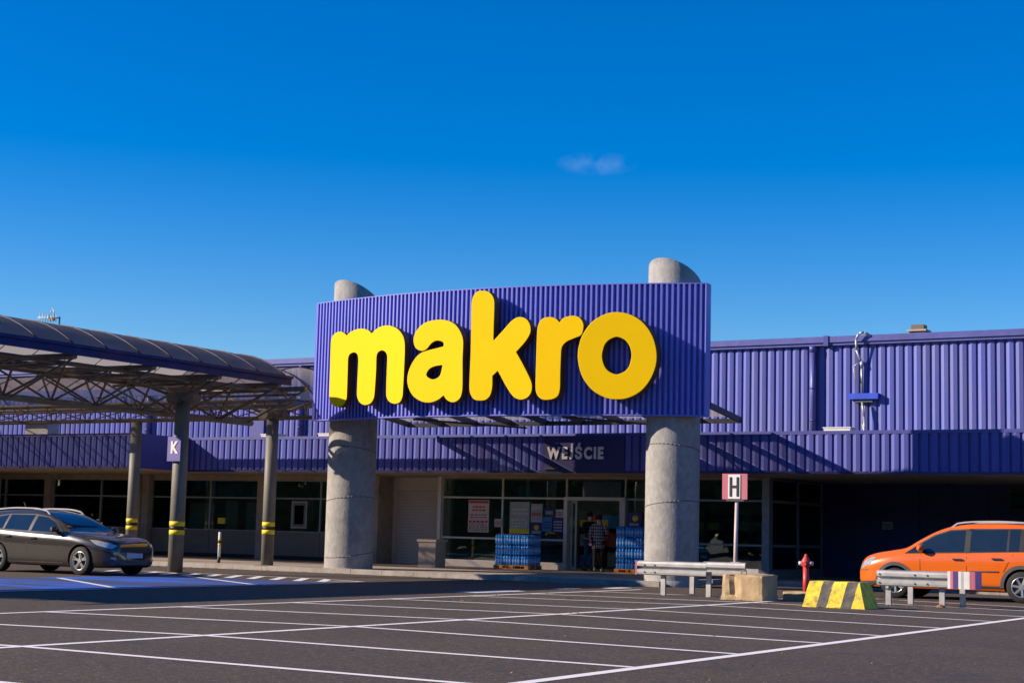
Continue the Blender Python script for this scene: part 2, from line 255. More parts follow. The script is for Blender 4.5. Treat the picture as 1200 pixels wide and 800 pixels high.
def smooth_loop(pts, sub=5):
    n = len(pts); out = []
    for i in range(n):
        p1 = pts[i]; p2 = pts[(i + 1) % n]; p0 = pts[i - 1]; p3 = pts[(i + 2) % n]
        c1 = len(p1) > 2; c2 = len(p2) > 2
        t1 = ((p2[0] - p1[0]) if c1 else (p2[0] - p0[0]) / 2, (p2[1] - p1[1]) if c1 else (p2[1] - p0[1]) / 2)
        t2 = ((p2[0] - p1[0]) if c2 else (p3[0] - p1[0]) / 2, (p2[1] - p1[1]) if c2 else (p3[1] - p1[1]) / 2)
        d = math.hypot(p2[0] - p1[0], p2[1] - p1[1])
        def lim(t):
            l = math.hypot(*t); return t if l < d * 1.0 or l == 0 else (t[0] / l * d * 1.0, t[1] / l * d * 1.0)
        t1 = lim(t1); t2 = lim(t2)
        for k in range(sub):
            u = k / sub; h1 = 2 * u ** 3 - 3 * u * u + 1; h2 = u ** 3 - 2 * u * u + u; h3 = -2 * u ** 3 + 3 * u * u; h4 = u ** 3 - u * u
            out.append((h1 * p1[0] + h2 * t1[0] + h3 * p2[0] + h4 * t2[0], h1 * p1[1] + h2 * t1[1] + h3 * p2[1] + h4 * t2[1]))
    return out
def curve_plate(name, loops, y, ext, bevel, mats, parent, **k):   # 2D loops in x,z extruded along y
    cu = bpy.data.curves.new(name, 'CURVE'); cu.dimensions = '2D'; cu.fill_mode = 'BOTH'; cu.extrude = ext; cu.bevel_depth = bevel; cu.bevel_resolution = 1
    for lp in loops:
        sp = cu.splines.new('POLY'); sp.points.add(len(lp) - 1); sp.use_cyclic_u = True
        for i, (a, b) in enumerate(lp): sp.points[i].co = (a, b, 0, 1)
    t = bpy.data.objects.new(name, cu); me = bpy.data.meshes.new_from_object(t); bpy.data.objects.remove(t)
    me.materials.clear()
    for m in mats: me.materials.append(m)
    if len(mats) > 1:
        for p in me.polygons: p.material_index = 0 if p.normal.z > .7 or p.normal.z < -.7 else 1
    else:
        for p in me.polygons: p.material_index = 0
    me.transform(Matrix.Translation(Vector((0, y, 0)) - Vector(ORG.get(parent.name, (0, 0, 0)))) @ Matrix.Rotation(R(90), 4, 'X'))
    return link(name, me, parent, **k)

# ================================================================== ground
g = MB(); g.add([(-2500, -2500, 0), (2500, -2500, 0), (2500, 2500, 0), (-2500, 2500, 0)], [(0, 1, 2, 3)]); g.build("ground", M['asphalt'], kind='structure')
def strip(mb, a, b, w, z=.004):
    a = Vector((a[0], a[1], z)); b = Vector((b[0], b[1], z)); d = (b - a).normalized(); n = Vector((-d.y, d.x, 0)) * w / 2
    mb.add([a - n, b - n, b + n, a + n], [(0, 1, 2, 3)])
# white parking grid: three long lines and the bay separators
m = MB()
strip(m, (-16.40, 4), (-16.40, 33.4), .12); strip(m, (-12.0, -2), (-12.0, 30.4), .13); strip(m, (-6.68, -2), (-6.68, 32), .14); 
m.build("bay_lines_long", M['line'], kind='structure')
ys1 = [8.0, 10.5, 13.1, 15.7, 18.3, 20.9, 23.6, 26.2, 28.4, 31.0]; ys2 = [8.7, 11.23, 13.8, 16.5, 19.05, 21.65, 24.2, 27.0, 29.1, 31.7]; ys3 = [8.6, 11.1, 13.6, 16.0, 18.5, 20.65, 23.3, 26.1, 28.4, 30.9]
m = MB()
for a, b, c in zip(ys1, ys2, ys3):
    strip(m, (-16.34, a), (-12.06, b), .12, .0045); strip(m, (-11.94, b), (-6.76, c), .12, .0045)
for Y0 in (33.9, 36.4): strip(m, (-11.3, Y0), (-6.7, Y0 - 1.5), .10, .0045)
m.build("bay_lines_cross", M['line'], kind='structure')
m = MB()
for (a, b) in (((-17.62, 27.6), (-17.15, 29.6)), ((-17.6, 31.4), (-17.35, 32.4)), ((-17.3, 33.2), (-17.0, 34.2))):
    m.add([(a[0], a[1], .005), (b[0], a[1], .005), (b[0], b[1], .005), (a[0], b[1], .005)], [(0, 1, 2, 3)])
m.build("worn_road_marks", M['line'], kind='structure')
# blue bays
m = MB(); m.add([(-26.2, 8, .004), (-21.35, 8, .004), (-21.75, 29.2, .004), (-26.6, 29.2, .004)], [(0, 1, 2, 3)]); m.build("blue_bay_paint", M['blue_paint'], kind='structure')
m = MB()
strip(m, (-21.2, 8), (-21.6, 28.9), .14, .008)
for k in range(-4, 2):
    strip(m, (-26.0, 25.25 + 4.0 * k), (-21.5, 22.35 + 4.0 * k), .14, .008)
for k in range(11):
    x = -29.6 + k * .66
    strip(m, (x - .35, 31.1), (x + .75, 29.35), .20, .008)
strip(m, (-22.4, 29.4), (-22.0, 30.6), .16, .008); strip(m, (-23.6, 31.2), (-22.0, 30.6), .12, .008); strip(m, (-23.6, 31.2), (-29.2, 31.2), .12, .008)
m.build("bay_hatching", M['hatch'], kind='structure')

# pavement slab in front of the shop (kerb is a real step)
SW = thing("pavement", (-30, 36, 0), None, None); SW['kind'] = 'structure'
for k in SW.keys():
    pass
MB().prism([(-90, 35.75), (-17.35, 35.75), (-17.35, 40.3), (-4, 40.3), (-4, 60), (-90, 60)], -.05, .115, 'xy').build("paving_sheet", M['paving'], SW)
x = -62.0; i = 0
kb = {}
while x < -17.4:
    L = .99
    me = kb.get('a') or MB().box(0, L, 0, .15, -.05, .13).mesh("kerb_stone", M['kerb']); kb['a'] = me
    link("kerb_stone", me, SW, loc=(x + 30, 35.60 - 36 + random.uniform(-.004, .004), random.uniform(-.003, .003))); x += 1.0
x = -17.2
while x < -5:
    link("kerb_stone", kb['a'], SW, loc=(x + 30, 40.15 - 36 + random.uniform(-.004, .004), random.uniform(-.003, .003))); x += 1.0
ke = MB().box(0, .15, 0, .99, -.05, .13).mesh("kerb_stone", M['kerb'])
for k in range(4): link("kerb_stone", ke, SW, loc=(-17.35 + 30, 35.75 - 36 + k * 1.13, 0))

# ================================================================== store building
B = thing("store_building", (-28, 44, 0), "long low blue ribbed metal-clad wholesale store with glazed entrance front", "building")
def P(o): return o
# upper wall cladding: one trapezoidal rib per panel
def rib_panel(pitch, z0, z1, depth, m, lap=.012):
    a = pitch
    prof = [(0, 0), (a * .08, -depth * .55), (a * .42, -depth), (a * .835, -depth * .72), (a * .85, 0), (a, 0)]
    mb = MB()
    n = len(prof)
    mb.add([(x, y, z0) for x, y in prof] + [(x, y, z1) for x, y in prof], [(i, i + 1, n + i + 1, n + i) for i in range(n - 1)])
    # small stiffening step in the pan
    return mb.mesh("wall_panel", m)
up_me = rib_panel(.25, 3.98, 6.62, .075, M['cladding'])
o = ORG[B.name]
for k in range(216):
    link("wall_panel", up_me, B, loc=(-60 + .25 * k - o[0], 44.15 - o[1] + random.uniform(-.003, .003), 0))
box("upper_wall_backing", -60, -6, 44.155, 44.4, 3.9, 6.65, M['trim'], B)
ge = MB(); ge.box(-60, -6, 43.98, 44.45, 6.62, 6.70).box(-60, -6, 43.93, 44.02, 6.70, 6.87); ge.box(-60, -6, 44.02, 44.45, 6.70, 6.80); ge.build("gutter", M['gutter'], B)
MB().box(-16.0, -15.86, 43.90, 44.5, 6.60, 6.89).build("gutter_joint", M['trim'], B)
box("flat_roof", -60, -6, 44.4, 70, 6.3, 6.6, M['roof'], B)
box("back_wall", -60, -6, 69.8, 70, 0, 6.6, M['trim'], B); box("end_wall", -60.2, -60, 41, 70, 0, 6.6, M['trim'], B); box("end_wall", -6, -5.8, 43.9, 70, 0, 6.6, M['trim'], B)
for xp in (-16.33, -34.45, -41.3, -51.0):
    p = MB(); p.tube((xp, 43.98, 3.98), (xp, 43.98, 6.6), .085, 12); p.build("downpipe", M['gutter'], B)
    c = MB(); c.tube((xp, 43.98, 6.45), (xp, 43.98, 6.62), .11, 12)
    for zc in (4.5, 5.4): c.tube((xp, 43.98, zc), (xp, 43.98, zc + .05), .096, 12)
    c.build("pipe_collar", M['trim'], [q for q in B.children if q.name.startswith("downpipe")][-1])
MB().box(-36.5, -35.9, 43.85, 44.1, 3.98, 6.62).build("wall_boxing", M['trim'], B)
# fascia of the projecting flat canopy
YF = 40.6
fa_me = rib_panel(.25, 2.95, 3.90, .07, M['fascia'])
k0 = 0
x = -36.25
while x < -5:
    if not (-23.15 < x < -20.5): link("fascia_panel", fa_me, B, loc=(x - o[0], YF - o[1], 0))
    x += .25
x = -36.25 - .25
while x > -59: link("fascia_panel", fa_me, B, loc=(x - o[0], 38.25 - o[1], 0)); x -= .25
cap = MB().box(-36.3, -5, YF - .07, YF + .25, 3.90, 3.99); cap.build("fascia_rail", M['trim'], B)
MB().box(-59, -36.3, 38.18, 38.5, 3.90, 3.985).build("fascia_rail", M['trim'], B)
MB().box(-36.3, -5, YF - .05, YF + .02, 2.885, 2.95).build("fascia_drip", M['navy'], B)
MB().box(-59, -36.3, 38.2, 38.27, 2.885, 2.95).build("fascia_drip", M['navy'], B)
MB().box(-36.3, -36.22, 38.19, YF, 2.89, 3.97).build("fascia_return", M['trim'], B)
box("canopy_slab", -36.2, -5, YF + .01, 44.1, 3.0, 3.88, M['roof'], B); box("canopy_slab", -59, -36.31, 38.28, 44.1, 3.0, 3.87, M['roof'], B)
# soffit made of long boards
for k in range(13):
    y0 = YF + .02 + k * .262
    box("soffit_board", -36.2, -17.3, y0, y0 + .25, 2.90 + (k % 2) * .004, 2.94, M['soffit'], B)
for k in range(22):
    y0 = 38.28 + k * .262
    box("soffit_board", -59, -36.25, y0, y0 + .25, 2.90 + (k % 2) * .004, 2.94, M['soffit'], B)
for k in range(28):
    y0 = YF + .02 + k * .262
    box("soffit_board", -17.29, -5, y0, y0 + .25, 2.90 + (k % 2) * .004, 2.94, M['soffit'], B)
# entrance panel with its lettering
ep = box("entrance_panel", -23.02, -20.48, YF - .075, YF - .01, 2.93, 3.93, M['navy'], B)
xx = -22.90
for ch in "WEJŚCIE":
    lo = text("letter", ch, .44, .012, M['letter_grey'], (0, 0, 0), ep, bold=.020, sx=.82)
    vx = [v.co.x for v in lo.data.vertices]; vz = [v.co.z for v in lo.data.vertices]; mx0, mx1, mz0 = min(vx), max(vx), min(vz)
    oo = ORG[B.name]
    lo.data.transform(Matrix.Translation((xx - oo[0] - mx0, YF - .10 - oo[1] + oo[1], 3.27 - mz0 + (-.006 if ch in "JCŚ" else 0)))); xx += mx1 - mx0 + .058
MB().box(-22.98, -22.50, YF - .13, YF - .08, 2.98, 3.05).build("small_lamp_bar", M['dark_steel'], B)

# glazing: bays of window > frame, pane
def glazing(xs, zs, y, fm, gm, w=.055, d=.07, skip=()):
    for i in range(len(xs) - 1):
        for j in range(len(zs) - 1):
            if (i, j) in skip: continue
            a, b, c, e = xs[i], xs[i + 1], zs[j], zs[j + 1]; h = w / 2
            f = MB().box(a, a + h, y - d / 2, y + d / 2, c, e).box(b - h, b, y - d / 2, y + d / 2, c, e).box(a + h, b - h, y - d / 2 + .002, y + d / 2 - .002, c, c + h).box(a + h, b - h, y - d / 2 + .002, y + d / 2 - .002, e - h, e)
            wo_ = f.build("window", fm, B)
            MB().box(a + h * .8, b - h * .8, y - .008, y + .008, c + h * .8, e - h * .8).build("pane", gm, wo_)
ZE = (.30, 1.0, 2.25, 2.88)
glazing((-28.5, -26.29, -24.04), ZE, 43.8, M['alu'], M['glass'])
glazing((-22.05, -19.85, -17.72), ZE, 43.8, M['alu_shaded'], M['glass'])
glazing((-24.04, -22.05), (2.25, 2.88), 43.8, M['alu'], M['glass'])
box("entrance_post", -28.62, -28.5, 43.68, 43.9, .115, 2.9, M['alu'], B); box("corner_post", -17.72, -17.5, 43.7, 43.92, .115, 2.9, M['alu_shaded'], B)
box("window_sill", -28.5, -24.04, 43.72, 43.9, .115, .30, M['alu'], B); box("window_sill", -22.05, -17.72, 43.72, 43.9, .115, .30, M['alu_shaded'], B)
d_ = MB().box(-24.07, -23.95, 43.66, 43.86, .12, 2.2).box(-22.17, -22.02, 43.66, 43.86, .12, 2.2).box(-24.07, -22.02, 43.66, 43.86, 2.2, 2.3); d_.build("door_frame", M['alu'], B)
for xa, xb in ((-23.95, -23.75), (-22.32, -22.17)):    # sliding leaves pushed back
    dl = MB().box(xa, xa + .05, 43.9, 43.94, .13, 2.2).box(xb - .05, xb, 43.9, 43.94, .13, 2.2).box(xa + .05, xb - .05, 43.902, 43.938, .13, .22).box(xa + .05, xb - .05, 43.902, 43.938, 2.12, 2.2).build("sliding_door", M['alu'], B)
    MB().box(xa + .05, xb - .05, 43.915, 43.925, .22, 2.12).build("pane", M['glass'], dl)
box("door_mat", -23.8, -22.3, 43.2, 44.4, .115, .125, M['black'], B)
for xa, xb in ((-28.5, -22.05), (-22.05, -17.72)): box("window_head", xa, xb, 43.72, 43.92, 2.84, 2.97, M["soffit"], B)
# side glazing of the recess
for i, (ya, yb) in enumerate(((43.92, 46.0), (46.0, 48.0))):
    for c, e in ((.30, 1.0), (1.0, 2.25), (2.25, 2.88)):
        f = MB().box(-17.56, -17.50, ya, ya + .05, c, e).box(-17.56, -17.50, yb - .05, yb, c, e).box(-17.557, -17.503, ya + .05, yb - .05, c, c + .04).box(-17.557, -17.503, ya + .05, yb - .05, e - .04, e).build("window", M['alu_shaded'], B)
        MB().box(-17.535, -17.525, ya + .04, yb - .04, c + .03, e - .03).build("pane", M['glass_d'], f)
box("window_sill", -17.58, -17.46, 43.92, 48, .115, .30, M['alu_shaded'], B)
# dark navy recess wall of flat sheets
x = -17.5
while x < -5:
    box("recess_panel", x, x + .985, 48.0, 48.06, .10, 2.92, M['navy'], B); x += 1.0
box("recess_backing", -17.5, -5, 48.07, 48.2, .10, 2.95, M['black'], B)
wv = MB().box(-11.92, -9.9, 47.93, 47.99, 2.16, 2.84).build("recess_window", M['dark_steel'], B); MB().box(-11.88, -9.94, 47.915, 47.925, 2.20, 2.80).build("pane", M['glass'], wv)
# left window run
xs = [-31.15, -33.3, -35.55, -35.85, -38.05, -40.75, -41.05, -43.2, -45.6, -45.9, -48.1, -50.5, -50.8, -53.0, -55.4, -55.7, -57.8, -59.8]
for a in range(0, len(xs) - 2, 3):
    glazing((xs[a + 2], xs[a + 1], xs[a]), (1.03, 2.14, 2.74), 43.8, M['alu_shaded'], M['glass_d'])
    for c, e in ((xs[a + 2], xs[a + 1]), (xs[a + 1], xs[a])): box("riser_panel", c + .01, e - .01, 43.78, 43.86, .24, 1.03, M['riser'], B)
    box("window_head", xs[a + 2], xs[a], 43.77, 43.88, 2.74, 2.90, M['soffit'], B)
    box("pilaster", xs[a], xs[a] + .3, 43.6, 43.9, .115, 2.9, M['pilaster'], B)
box("plinth", -59.8, -31.15, 43.82, 43.9, .115, .24, M['black'], B)
for xp in (-40.6, -46.5, -52.4): MB().tube((xp, 43.0 if xp > -41 else 42.0, .11), (xp, 43.0 if xp > -41 else 42.0, 2.9), .075, 10).build("soffit_post", M['pilaster'], B)
for k_, (xa, xb, za, zb) in enumerate(((-34.9, -34.0, 1.05, 2.1), (-36.9, -36.0, 1.05, 2.0), (-37.9, -37.4, 1.05, 2.05), (-39.4, -38.3, 1.05, 1.95), (-42.9, -42.2, 1.05, 2.0), (-44.6, -43.6, 1.05, 1.9), (-47.4, -46.4, 1.05, 2.05), (-49.6, -48.6, 1.05, 1.9), (-32.9, -32.3, 1.05, 2.0))):
    box("interior_screen", xa, xb, 44.25 + .1 * (k_ % 3), 44.29 + .1 * (k_ % 3), za, zb, M['blind'], B)
# roller shutter recess
box("shutter_side_wall", -31.15, -30.85, 43.9, 44.7, .115, 2.9, M['pilaster'], B); 
rs = MB().box(-30.85, -30.7, 44.45, 44.6, .115, 2.9).box(-28.75, -28.62, 44.45, 44.6, .115, 2.9).box(-30.7, -28.75, 44.4, 44.6, 2.45, 2.9); rs = rs.build("shutter_frame", M['shutter'], B)
rs2 = MB().box(-30.85, -28.62, 44.62, 44.7, .1, 2.9).build("shutter_wall", M['pilaster'], B)
for k in range(24): MB().box(-30.7, -28.75, 44.50 - (k % 2) * .012, 44.56, .12 + k * .097, .12 + k * .097 + .088).build("slat", M['shutter'], rs)
# interior
box("shop_floor", -60, -17.6, 43.9, 60, .0, .118, M['inside_floor'], B); box("shop_back_wall", -60, -17.6, 56, 56.2, .1, 3.3, M['inside'], B); box("shop_ceiling", -60, -17.6, 44.15, 56, 3.2, 3.3, M['inside'], B)
box("shop_side_wall", -17.45, -17.35, 48.2, 56, .1, 3.3, M['inside'], B)
for k in range(10):
    for yy in (47.0, 49.0): box("hidden_fill_tube", -50 + k * 2.9, -48.4 + k * 2.9, yy, yy + .05, 3.12, 3.15, M['tube'], B)  # glowing tubes added out of view to brighten the shop interior
rr = random.Random(3)
for k in range(7):
    xs_ = -27.6 + k * 1.5
    if -24.3 < xs_ < -21.6: continue
    sh = MB().box(xs_, xs_ + .9, 47.5, 52, .12, .2).box(xs_, xs_ + .9, 47.5, 52, .8, .84).box(xs_, xs_ + .9, 47.5, 52, 1.4, 1.44).box(xs_ + .42, xs_ + .48, 47.5, 52, .2, 1.95).build("shelf_rack", M['shelf'], B)
    g_ = MB()
    for lv in (.2, .84, 1.44):
        for q in range(9):
            g_.cur = rr.randrange(4); h = rr.uniform(.2, .45); yy = 47.55 + q * .48; g_.box(xs_ + .03, xs_ + .38, yy, yy + .4, lv, lv + h); g_.box(xs_ + .5, xs_ + .87, yy, yy + .4, lv, lv + h * .9)
    g_.build("goods", [M['poster_r'], M['poster_bl'], M['poster_y'], M['poster_g']], sh)
pil_in = box("interior_screen", -26.9, -26.75, 46, 46.2, .12, 2.9, M['inside'], B)

# ================================================================== posters on the glass (each its own thing)
def poster(x0, x1, z0, z1, label, bm, bits, y=43.70, cat="poster", grp="posters on the entrance glass"):
    t = thing("poster", ((x0 + x1) / 2, y, z0), label, cat, grp)
    box("sheet", x0, x1, y, y + .012, z0, z1, M[bm], t)
    mb = {}
    for (a, b, c, d, mm) in bits:
        mb.setdefault(mm, MB()).box(x0 + a * (x1 - x0), x0 + b * (x1 - x0), y - .004, y, z0 + c * (z1 - z0), z0 + d * (z1 - z0))
    for mm, q in mb.items(): q.build("print", M[mm], t, kind='stuff')
    return t
def rows(n, c0, c1, seed, mm, a0=.1, a1=.9):
    q = random.Random(seed); out = []
    for k in range(n):
        c = c1 - (k + 1) * (c1 - c0) / n; h = (c1 - c0) / n * .55; a = a0
        while a < a1 - .05:
            w = q.uniform(.05, .18); b = min(a1, a + w); out.append((a, b, c, c + h, mm)); a = b + .04
    return out
poster(-27.48, -26.73, 1.18, 2.17, "white poster with red header and large red lettering, left pane of the entrance front", 'poster', [(.03, .97, .90, .98, 'poster_r')] + rows(2, .66, .86, 1, 'poster_r', .2, .85) + rows(2, .44, .60, 2, 'faded_red') + rows(1, .30, .42, 5, 'poster_r', .05, .95) + rows(5, .04, .30, 3, 'brown', .05, .95))
poster(-26.52, -26.27, 1.36, 1.60, "small square pinkish notice at the window post above the left bottle pallet", 'poster', rows(3, .2, .8, 4, 'faded_red'))
poster(-25.98, -25.28, 1.17, 2.13, "tall pale poster with a yellow foot, beside the navy poster", 'poster_g', [(.0, 1, .0, .16, 'poster_y')] + rows(3, .2, .5, 6, 'poster') + rows(2, .6, .85, 7, 'poster'))
poster(-25.23, -24.83, 1.52, 2.08, "grey price poster with faded red figures, above the navy one with yellow dot", 'poster_g', rows(1, .35, .65, 8, 'poster_r') + rows(2, .7, .92, 9, 'poster'))
t = poster(-25.23, -24.83, 1.15, 1.50, "navy poster with a yellow round dot and grey bar, low in the second pane", 'poster_b', [(.1, .9, .1, .32, 'poster_g')])
MB().lathe([(0.001, -.008), (.085, -.008), (.085, 0)], (-25.02, 43.70, 1.36), 20, 'y').build("yellow_dot", M['poster_y'], t)
poster(-24.82, -24.50, 1.25, 1.68, "small light blue notice between the navy posters", 'poster_bl', rows(3, .2, .8, 10, 'poster_b'))
poster(-24.46, -24.10, 1.22, 1.66, "navy notice with pale lines beside the door post", 'poster_b', rows(4, .1, .9, 11, 'poster_g'))
poster(-24.36, -24.10, 1.68, 1.92, "small white square sticker with dark print beside the door post", 'poster', rows(3, .2, .8, 12, 'poster_b'))
poster(-24.74, -24.42, 1.74, 1.92, "small navy sticker with pale print left of the white square one", 'poster_b', rows(2, .2, .8, 13, 'poster'))
t = poster(-21.92, -21.48, 1.44, 1.86, "navy poster with yellow dot beyond the door above the right bottle pallet", 'poster_b', [(.1, .8, .1, .28, 'poster_g')])
MB().lathe([(0.001, -.008), (.10, -.008), (.10, 0)], (-21.68, 43.70, 1.70), 20, 'y').build("yellow_dot", M['poster_y'], t)
poster(-34.46, -33.82, 1.16, 2.05, "faded grey-green poster in the dark window left of the big left column", 'poster_g', [(.08, .92, .05, .95, 'riser'), (.2, .8, .15, .85, 'poster_g'), (.3, .7, .3, .6, 'riser')], 43.735)
poster(-37.64, -37.32, 1.25, 1.45, "tiny yellowish sticker in the window between the canopy poles", 'poster_y', [], 43.735)
poster(-15.63, -15.32, 1.56, 1.79, "small grey notice on the dark navy recess wall above the orange car", 'poster_g', rows(3, .15, .85, 14, 'dark_steel'), 47.97)

# ================================================================== concrete columns
def column(cx, cy, label):
    t = thing("concrete_column", (cx, cy, 0), label, "column", "round columns carrying the sign board")
    n = 40; r = .655; mb = MB(); mb.smooth = True
    zs = [.0, 1.5, 3, 4.5, 6, 7.2]; vs = []
    for z in zs: vs += [(cx + r * math.cos(2 * math.pi * i / n), cy + r * math.sin(2 * math.pi * i / n), z) for i in range(n)]
    vs += [(cx + r * math.cos(2 * math.pi * i / n), cy + r * math.sin(2 * math.pi * i / n), 7.53 + .39 * math.cos(2 * math.pi * i / n + R(102))) for i in range(n)]
    L = len(zs) + 1
    mb.add(vs, [(k * n + i, k * n + (i + 1) % n, (k + 1) * n + (i + 1) % n, (k + 1) * n + i) for k in range(L - 1) for i in range(n)])
    mb.smooth = False; mb.f.append([(L - 1) * n + i for i in range(n)]); mb.mi.append(0); mb.sm.append(False)
    mb.build("shaft", M['concrete'], t)
    s = MB()                 # formwork seams winding slowly round the shaft
    for z0 in (.5, 1.95, 3.3, 4.4, 5.7, 7.0):
        pts = []
        for i in range(41):
            a = 2 * math.pi * i / 40; z = z0 + .10 * math.sin(a + z0)
            pts.append((cx + (r + .002) * math.cos(a), cy + (r + .002) * math.sin(a), z))
        s.path(pts, .012, 4)
    s.build("formwork_seam", M['seam'], t)
    MB().lathe([(r + .02, .0), (r + .02, .13), (r - .01, .15)], (cx, cy, 0), 40).build("base_ring", M['concrete'], t)
column(-26.70, 36.44, "left thick round concrete column with slanted top under the yellow-lettered board")
column(-17.11, 36.47, "right thick round concrete column with slanted top behind the guard rail")

# ================================================================== sign board
SB = thing("sign_board", (-21.6, 35.8, 4.05), "large blue ribbed board with raised yellow lettering across the two columns", "sign")
XL, XR = -27.38, -16.07
def by(x):          # the board is gently bowed in plan
    t_ = (x - XL) / (XR - XL); return 35.5 + .5 * t_ - 4.0 * t_ * (1 - t_)
npit = 88; pit = (XR - XL - .04) / npit; prof = []
for k in range(npit):
    x = XL + .02 + k * pit; prof += [(x, .0), (x + pit * .08, -.09), (x + pit * .16, -.115), (x + pit * .53, -.115), (x + pit * .56, .0)]
prof.append((XR - .02, 0)); n = len(prof); mb = MB()
mb.add([(a, by(a) + b + .094, 4.08) for a, b in prof] + [(a, by(a) + b + .094, 7.245) for a, b in prof], [(i, i + 1, n + i + 1, n + i) for i in range(n - 1)])
mb.build("ribbed_face", M['board'], SB, kind='stuff')
def slab(name, z0, z1, ya, yb, m_, N=44, xa=XL, xb=XR):
    mb = MB(); vs = []
    for k in range(N + 1):
        x = xa + (xb - xa) * k / N; y = by(x); vs += [(x, y + ya, z0), (x, y + yb, z0), (x, y + yb, z1), (x, y + ya, z1)]
    f = [(0, 1, 2, 3), (4 * N + 3, 4 * N + 2, 4 * N + 1, 4 * N)]
    for k in range(N): f += [(4 * k + q, 4 * k + 4 + q, 4 * k + 4 + (q + 1) % 4, 4 * k + (q + 1) % 4) for q in range(4)]
    mb.add(vs, f); return mb.build(name, m_, SB)
slab("board_body", 4.09, 7.235, .095, .26, M['trim'], xa=XL + .02, xb=XR - .02)
slab("edge_trim", 7.237, 7.262, -.012, .28, M['board']); slab("edge_trim", 4.05, 4.078, -.012, .28, M['board'])
for xa in (XL - .012, XR - .012): MB().box(xa, xa + .024, by(xa) - .01, by(xa) + .275, 4.079, 7.236).build("edge_trim", M['board'], SB)
for xx in (-26.9, -17.4):
    for zz in (4.6, 6.7): MB().box(xx - .05, xx + .05, by(xx) + .26, 36.1, zz, zz + .1).build("wall_tie", M['dark_steel'], SB)
